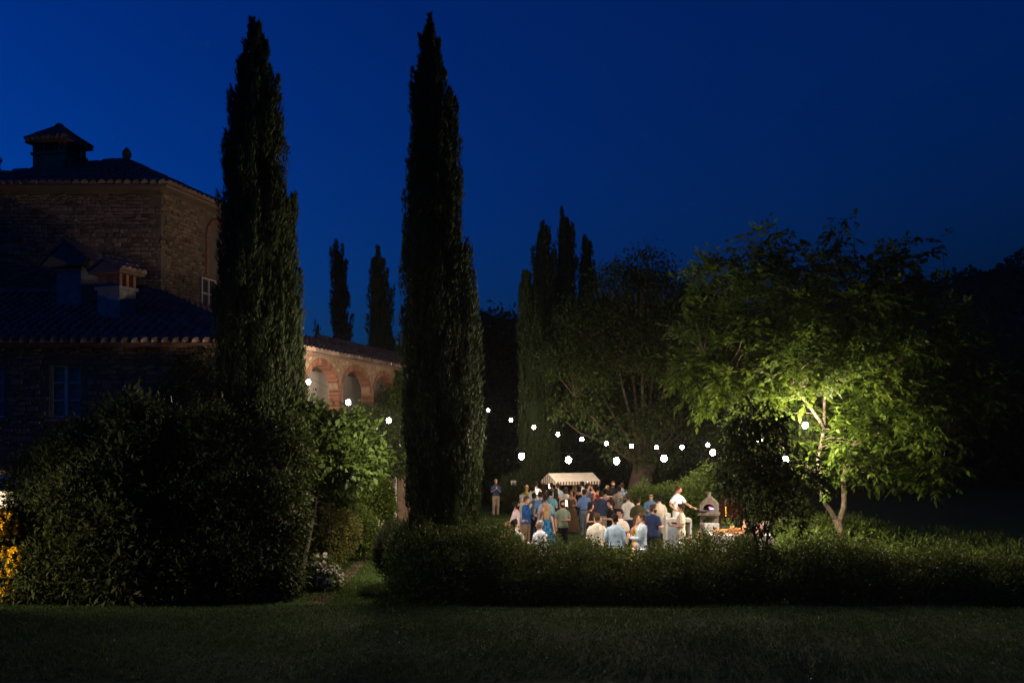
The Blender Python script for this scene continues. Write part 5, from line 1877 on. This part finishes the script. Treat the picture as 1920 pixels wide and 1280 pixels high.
        fs = [(i * na + k, i * na + (k + 1) % na, (i + 1) * na + (k + 1) % na, (i + 1) * na + k) for i in range(nt) for k in range(na)]
        fs.append(tuple(nt * na + k for k in range(na)))
        mb.add(vs, fs)
        if hstyle == 'bun':
            mb.ball(hd((0, .115, 1.70)), (.05, .05, .045), 10, 7)
        if hstyle in ('short', 'curly') and kind == 'm':
            mb.ball(hd((0, -.035, 1.745)), (.062, .06, .032), 10, 6)
        g = mb.build('hair', hm, root, True, local=True)
        g.modifiers.new('sub', 'SUBSURF').levels = 1
        g.modifiers['sub'].render_levels = 1
        d = g.modifiers.new('locks', 'DISPLACE')
        d.texture = hairtex
        d.strength = .022 if hstyle != 'curly' else .05
        d.texture_coords = 'LOCAL'
    if beard:
        mb = MB()
        na, nt = 12, 4
        vs = []
        for i in range(nt + 1):
            z = 1.518 + .082 * i / nt
            for k in range(na + 1):
                a = -PI / 2 + (k / na - .5) * PI * 1.15
                zz = z + (.035 * abs(k / na - .5) * 2 if i == nt else 0)
                rx, ry, cy = head_r(max(zz, 1.535))
                vs.append(hd(((rx + .009) * math.cos(a), cy + (ry + .010) * math.sin(a), zz)))
        mb.add(vs, [(i * (na + 1) + k, i * (na + 1) + k + 1, (i + 1) * (na + 1) + k + 1, (i + 1) * (na + 1) + k) for i in range(nt) for k in range(na)])
        mb.build('beard', HAIR[hair], root, True, local=True)
    for sx in (-1, 1):
        mb = MB()
        mb.ball(hd((sx * .031, -.084, 1.642)), (.014, .010, .009), 8, 5)
        mb.cur = 1
        mb.ball(hd((sx * .031, -.090, 1.642)), (.007, .006, .0075), 8, 5)
        mb.build('eye', [M_eye, M_iris], root, True, local=True)
        MB().tube([hd((sx * .016, -.098, 1.660)), hd((sx * .032, -.096, 1.666)), hd((sx * .05, -.082, 1.660))], [.004, .006, .003], 5).build('eyebrow', HAIR['dark' if hair in ('black', 'dark', 'brown') else 'brown'], root, True, local=True)
    if not beard:
        MB().tube([hd((-.024, -.088, 1.578)), hd((0, -.096, 1.579)), hd((.024, -.088, 1.578))], [.003, .0075, .003], 6).build('mouth', M_lip, root, True, local=True)
    else:
        MB().tube([hd((-.022, -.103, 1.579)), hd((0, -.108, 1.58)), hd((.022, -.103, 1.579))], [.003, .006, .003], 6).build('mouth', M_lip, root, True, local=True)
    if glasses:
        mb = MB()
        for sx in (-1, 1):
            mb.ball(hd((sx * .033, -.104, 1.642)), (.027, .006, .020), 10, 5)
            mb.tube([hd((sx * .058, -.098, 1.65)), hd((sx * .082, -.05, 1.65)), hd((sx * .082, .01, 1.645))], .003, 5)
        mb.tube([hd((-.01, -.108, 1.648)), hd((.01, -.108, 1.648))], .003, 5)
        mb.build('sunglasses' if glasses == 'sun' else 'glasses', M_lens, root, True, local=True)
    root['hand'] = list(root.matrix_basis @ (up(arm(1, la)[2] + arm(1, la)[3] * .08)))
    Rz = Matrix.Rotation(math.radians(face), 3, 'Z')
    base = Vector((x, D, zg))
    root['hand'] = list(base + Rz @ up(arm(1, la)[2] + arm(1, la)[3] * .085))
    root['hand2'] = list(base + Rz @ up(arm(-1, ra)[2] + arm(-1, ra)[3] * .085))
    return root


def cup(label, who, hand='hand', kind='wine', drink=None):
    p = Vector(who[hand])
    rt = thing(kind + '_glass', label, 'glass', p - Vector((0, 0, .05)), 0, 'glasses held by guests')
    if kind == 'wine':
        MB().rings([(-.10, .032, .032), (-.095, .008, .008), (-.02, .006, .006), (0, .02, .02), (.04, .038, .038), (.10, .032, .032)], 12, org=p).build('bowl', clearm, rt, True)
    else:
        MB().rings([(-.05, .028, .028), (.08, .036, .036)], 12, org=p).build('tumbler', clearm, rt, True)
    MB().rings([(.005, .02, .02), (.045, .033, .033)], 12, org=p).build('drink', drink or M_wine, rt, True)
    return rt


WH, CRM, NAVY = (.74, .72, .69), (.66, .60, .50), (.030, .045, .10)
KH, BLK, DEN = (.30, .22, .14), (.014, .014, .016), (.10, .15, .24)
p1 = person('balding man in a navy polo and khaki trousers standing apart at the dark left side', 929.7, 898, 1.78, 12, C((.035, .055, .17)), C((.36, .28, .20)), 'grey', 'chest', 'chest', 'short', skin=1, hstyle='receding', tuck=True)
person('older guest with thin fair hair and mustard yellow shirt by the tall grasses', 987.4, 910, 1.70, 150, C((.36, .30, .05)), C(DEN), 'blond', 'glass', 'glass', 'short', skin=1)
person('dark haired man in a white shirt, at the left end of the stall', 1005, 902.5, 1.80, 175, C(WH), C(NAVY), 'dark', 'glass', 'down', 'long')
person('guest with dark curly hair and pale blue blouse behind the tall lit lantern', 998, 912, 1.70, 200, C((.50, .56, .66)), C(WH), 'black', 'glass', 'down', 'short', 'f', 1, 'curly')
person('woman with long dark hair and a dark patterned dress facing the stall', 1020, 906, 1.68, 170, C((.05, .035, .035), 'floral', (.14, .09, .07), 14), None, 'dark', 'glass', 'down', 'none', 'f', 1, 'long', dress=.5, straps=True)
person('short haired man in a dark shirt beside the warm lamp at the stall', 1034, 905, 1.75, 160, C((.04, .04, .05)), C(BLK), 'dark', 'glass', 'down', 'long')
person('man in a light grey blue shirt at the front of the stall', 1046, 906, 1.75, 190, C((.40, .44, .52)), C(KH), 'brown', 'down', 'glass', 'long')
person('grey haired guest in a pale beige top behind the royal blue shirt', 980, 927.5, 1.70, 110, C((.50, .45, .40)), C(KH), 'grey', 'glass', 'down', 'long', hstyle='bob', kind='f')
person('dark haired man in a muted teal shirt between blue shirted men', 1001, 924, 1.75, 185, C((.10, .20, .23)), C(NAVY), 'black', 'glass', 'down', 'short', skin=1)
person('short haired man in a royal blue shirt and tan trousers, hand on his chin', 986.5, 930.4, 1.80, 55, C((.02, .09, .30)), C((.24, .16, .10)), 'brown', 'glass', 'chin', 'long', skin=0, turn=5, tilt=.12, fine=True)
person('man in a denim blue shirt and navy jeans seen from behind', 1013, 922, 1.80, 205, C((.085, .17, .36)), C((.03, .045, .11)), 'dark', 'down', 'glass', 'short', skin=1, tilt=.2)
person('man in a turquoise short sleeved shirt seen from behind', 1032, 918.7, 1.80, 172, C((.12, .31, .38)), C((.08, .11, .17)), 'black', 'glass', 'glass', 'short', turn=15)
person('woman with long dark brown hair and dark dress behind the turquoise shirt', 1042, 916, 1.70, 190, C((.03, .02, .018)), None, 'brown', 'glass', 'down', 'none', 'f', 0, 'long', dress=.55, straps=True)
p14 = person('bearded man in a sage green tee shirt turned towards the camera', 1055, 938, 1.72, 20, C((.19, .23, .18)), C(BLK), 'black', 'cross', 'down', 'short', beard=True, fine=True, collar=False)
person('bearded man in a lavender pink shirt wearing sunglasses, looking right', 968, 940, 1.75, 75, C((.56, .45, .50)), C((.05, .05, .06)), 'black', 'glass', 'pocket', 'long', skin=1, beard=True, glasses='sun', turn=12, fine=True)
person('woman with tied back dark hair facing the camera beside the blonde in blue', 1020, 938, 1.65, 15, C((.25, .17, .12)), None, 'brown', 'glass', 'down', 'none', 'f', 0, 'bun', dress=.5, straps=True)
person('blonde long haired woman in a bright blue floral dress seen from behind', 1026, 948, 1.62, 165, C((.02, .12, .30), 'floral', (.05, .22, .45), 16), None, 'blond', 'glass', 'down', 'none', 'f', 0, 'long', dress=.45, straps=False, fine=True)
person('dark haired man in a sage floral shirt at the hedge, nearest on the left', 964.6, 975, 1.68, 160, C((.42, .46, .38), 'floral', (.30, .35, .27), 13), C(KH), 'black', 'down', 'glass', 'short', turn=-35, fine=True, D=24.9)
person('blonde woman half hidden behind the sage floral shirt at the hedge', 953, 979, 1.62, 185, C((.34, .27, .18)), None, 'blond', 'glass', 'down', 'none', 'f', 0, 'long', dress=.5, straps=True)
person('older bald man in a white shirt with dark embroidery and blue collar', 1012, 975, 1.67, 225, C((.70, .71, .80)), C((.40, .38, .36)), 'grey', 'glass', 'down', 'long', skin=0, hstyle='receding', turn=35, fine=True, motif=(.03, .138), D=24.9)
person('woman with long straight blonde hair and dark red dress at the stall', 1077.5, 905, 1.70, 175, C((.10, .02, .022)), None, 'blond', 'glass', 'down', 'none', 'f', 0, 'long', dress=.4, straps=True)
person('dark haired man in an off white shirt right of the stall counter', 1092, 902.5, 1.80, 195, C((.66, .64, .60)), C(NAVY), 'black', 'glass', 'down', 'long')
person('clean shaven man in a slate grey shirt looking right, below the awning corner', 1103, 906, 1.80, 80, C((.10, .11, .14)), C(BLK), 'dark', 'glass', 'down', 'long', turn=10)
person('woman in a raspberry red dress chatting under the awning edge', 1111.5, 909, 1.68, -50, C((.20, .035, .045)), None, 'dark', 'glass', 'down', 'none', 'f', 0, 'bob', dress=.5, straps=True)
person('woman in a long scarlet dress seen from behind', 1121, 911, 1.68, 200, C((.20, .02, .024)), None, 'black', 'glass', 'down', 'none', 'f', 1, 'bun', dress=.15, straps=True, turn=-30)
person('woman with short pale blonde hair in front of the dark hedge', 1139, 910.5, 1.65, 160, C((.09, .08, .09)), None, 'blond', 'glass', 'down', 'short', 'f', 0, 'bob', dress=.5)
person('tall bearded man in a black shirt facing the camera at the back', 1149.6, 901.7, 1.88, 8, C((.012, .012, .014)), C(BLK), 'brown', 'down', 'glass', 'short', beard=True)
person('man in a light blue shirt with brown hair beside the old tree trunk', 1167, 905, 1.80, 150, C((.22, .33, .52)), C(KH), 'brown', 'glass', 'down', 'long', turn=20)
person('broad man in a taupe beige shirt and dark trousers seen from behind', 1161, 911, 1.80, 178, C((.44, .38, .32)), C((.03, .03, .04)), 'dark', 'glass', 'down', 'long')
person('long haired woman in a floor length brown dress facing the camera', 1072, 919, 1.68, -10, C((.105, .065, .04)), None, 'dark', 'glass', 'down', 'none', 'f', 1, 'long', dress=.06, straps=True)
person('man in a cornflower blue shirt and belted grey jeans seen from behind', 1096, 917, 1.80, 170, C((.13, .23, .50)), C((.17, .20, .26)), 'dark', 'glass', 'down', 'long', skin=1, tuck=True, turn=-25)
p32 = person('woman in a sleeveless black top holding a drink, dark hair, looking right', 1107.4, 942, 1.68, 60, C((.014, .014, .017)), C((.12, .12, .13)), 'dark', 'glass', 'glass', 'none', 'f', 0, 'bob', tilt=.12, fine=True, collar=False)
person('woman with pinned up dark hair and strapless blue patterned dress', 1135, 917.5, 1.68, 165, C((.14, .20, .34), 'floral', (.42, .46, .54), 18), None, 'black', 'glass', 'down', 'none', 'f', 0, 'curly', dress=.25, straps=True)
person('dark haired guest in a black shirt looking left', 1145, 937, 1.72, -75, C((.013, .013, .015)), C(BLK), 'dark', 'glass', 'down', 'short', hstyle='curly', fine=True, tilt=.1)
person('brown haired man in an ivory shirt at the hedge, seen from behind', 1119, 962, 1.78, 182, C((.68, .63, .55)), C(KH), 'brown', 'glass', 'down', 'long', fine=True, turn=20)
person('man in a pale blue striped shirt at the hedge, seen from behind', 1153, 963.5, 1.80, 176, C((.52, .64, .76), 'stripe', (.16, .32, .52), 11), C(WH), 'black', 'glass', 'down', 'long', 1 and 'm', 1, fine=True, turn=25)
person('tanned man in a pinkish white shirt looking left over the striped shirt', 1163, 954, 1.80, -40, C((.70, .60, .56)), C(KH), 'black', 'down', 'down', 'short', skin=1, fine=True, tilt=.1)
person('woman in a black top and white trousers by the old tree trunk', 1186, 918, 1.68, 185, C(BLK), C(WH), 'black', 'glass', 'down', 'none', 'f', 1, 'long', collar=False)
person('man in a dark olive shirt seen from behind', 1196.5, 931.6, 1.78, 165, C((.055, .055, .028)), C((.05, .045, .035)), 'dark', 'glass', 'down', 'long', turn=-20)
person('man with glasses and an open denim shirt facing the camera', 1220.6, 923.4, 1.80, -8, C((.12, .21, .36)), C(KH), 'dark', 'down', 'glass', 'long', glasses='clear')
person('man in a cream shirt and matching cream trousers seen from behind', 1236, 928, 1.80, 186, C((.62, .55, .45)), C((.55, .48, .39)), 'black', 'glass', 'glass', 'long')
person('bearded man in a navy blue shirt and black trousers looking right', 1225, 946, 1.80, 140, C((.022, .034, .10)), C((.012, .013, .018)), 'brown', 'down', 'glass', 'short', beard=True, turn=-40, fine=True)
person('dark haired guest in a black dress at the right end of the stall', 1086, 911, 1.70, 160, C((.013, .013, .015)), None, 'black', 'glass', 'down', 'none', 'f', 1, 'bob', dress=.5, straps=True)
person('woman in a pale cream blouse just left of the long brown dress', 1061, 914, 1.66, 185, C((.56, .50, .44)), C(NAVY), 'brown', 'glass', 'down', 'short', 'f', 0, 'bob')
person('man in a navy shirt between the patterned blue dress and the awning', 1127, 921, 1.78, 175, C((.03, .04, .085)), C(KH), 'dark', 'glass', 'down', 'long')
person('man in a white linen shirt beside the olive shirt', 1178, 926, 1.77, 195, C((.62, .60, .57)), C(NAVY), 'brown', 'glass', 'down', 'long')
person('man in a sky blue shirt between the denim shirt and the turquoise shirt', 1023, 927, 1.76, 180, C((.28, .40, .55)), C(NAVY), 'dark', 'down', 'glass', 'long')
p43 = person('man in a pale blue shirt holding a glass, looking left, at the hedge', 1203, 962, 1.80, -112, C((.46, .58, .72)), C((.30, .34, .40)), 'brown', 'glass', 'glass', 'long', fine=True, turn=15)
p44 = person('red blonde woman in a yellow flowered dress between the blue shirts', 1194, 968, 1.60, 20, C((.55, .40, .06), 'dots', (.05, .03, .015), 9), None, 'auburn', 'down', 'glass', 'none', 'f', 0, 'long', dress=.45, straps=True)
p46 = person('man in a cream tee shirt with dark sleeve marks, holding a drink at the counter', 1277, 945, 1.78, -95, C((.66, .57, .46)), C((.5, .44, .36)), 'dark', 'glass', 'glass', 'short', skin=0, fine=True, tilt=.06, motif=(.12, .135))
chef = person('cook in a white short sleeved shirt and apron working at the oven', 1270, 909, 1.74, 48, C((.70, .67, .68)), C((.64, .62, .60)), 'brown', 'reach', 'hip', 'short', skin=1, fine=True, D=31.3, zg=.5, apron=C((.74, .72, .70)), tilt=.3, turn=20, tuck=True, group='cooks at the party')
cup('small white wine glass in the hand of the woman in the black top', p32, 'hand')
cup('stemmed glass in the hand of the man in the pale blue shirt', p43, 'hand')
cup('clear tumbler held by the man in the cream tee shirt', p46, 'hand', 'tumbler')
cup('glass held at the chest of the man in the navy polo', p1, 'hand', 'tumbler')
# oven peel held by the cook
hpnt = Vector(chef['hand'])
tip = to(-.08, -.2, .66)
peel = thing('oven_peel', 'long handled peel held by the cook and reaching into the oven mouth', 'peel', hpnt)
dirp = (tip - hpnt).normalized()
MB().tube([hpnt - dirp * .35, tip - dirp * .2], .013, 8).build('handle', M_steel, peel)
MB().box(tip - dirp * .08, (.3, .22, .008), Matrix.Rotation(math.atan2(dirp.y, dirp.x), 3, 'Z')).build('blade', M_steel, peel)
for o in bpy.data.objects:
    for k in ('hand', 'hand2'):
        if k in o.keys():
            del o[k]

# ------------------------------------------------------------------ thin glow haze, added to halo the lamps and lift blacks
hz = bmesh.new()
bmesh.ops.create_cube(hz, size=1)
hme = bpy.data.meshes.new('haze')
hz.to_mesh(hme)
hz.free()
hm = bpy.data.materials.new('glow haze')
hm.use_nodes = True
ht = hm.node_tree
ht.nodes.remove(ht.nodes['Principled BSDF'])
pv = ht.nodes.new('ShaderNodeVolumePrincipled')
pv.inputs['Density'].default_value = 0.00014
pv.inputs['Color'].default_value = (.9, .9, .9, 1)
pv.inputs['Anisotropy'].default_value = 0.75
ht.links.new(pv.outputs[0], ht.nodes['Material Output'].inputs['Volume'])
hme.materials.append(hm)
ho = tag(link('haze', hme), 'thin glow haze added to halo the lamps and lift blacks', None, None, 'stuff')
ho.location = (0, 180, 37)
ho.scale = (1400, 500, 78)
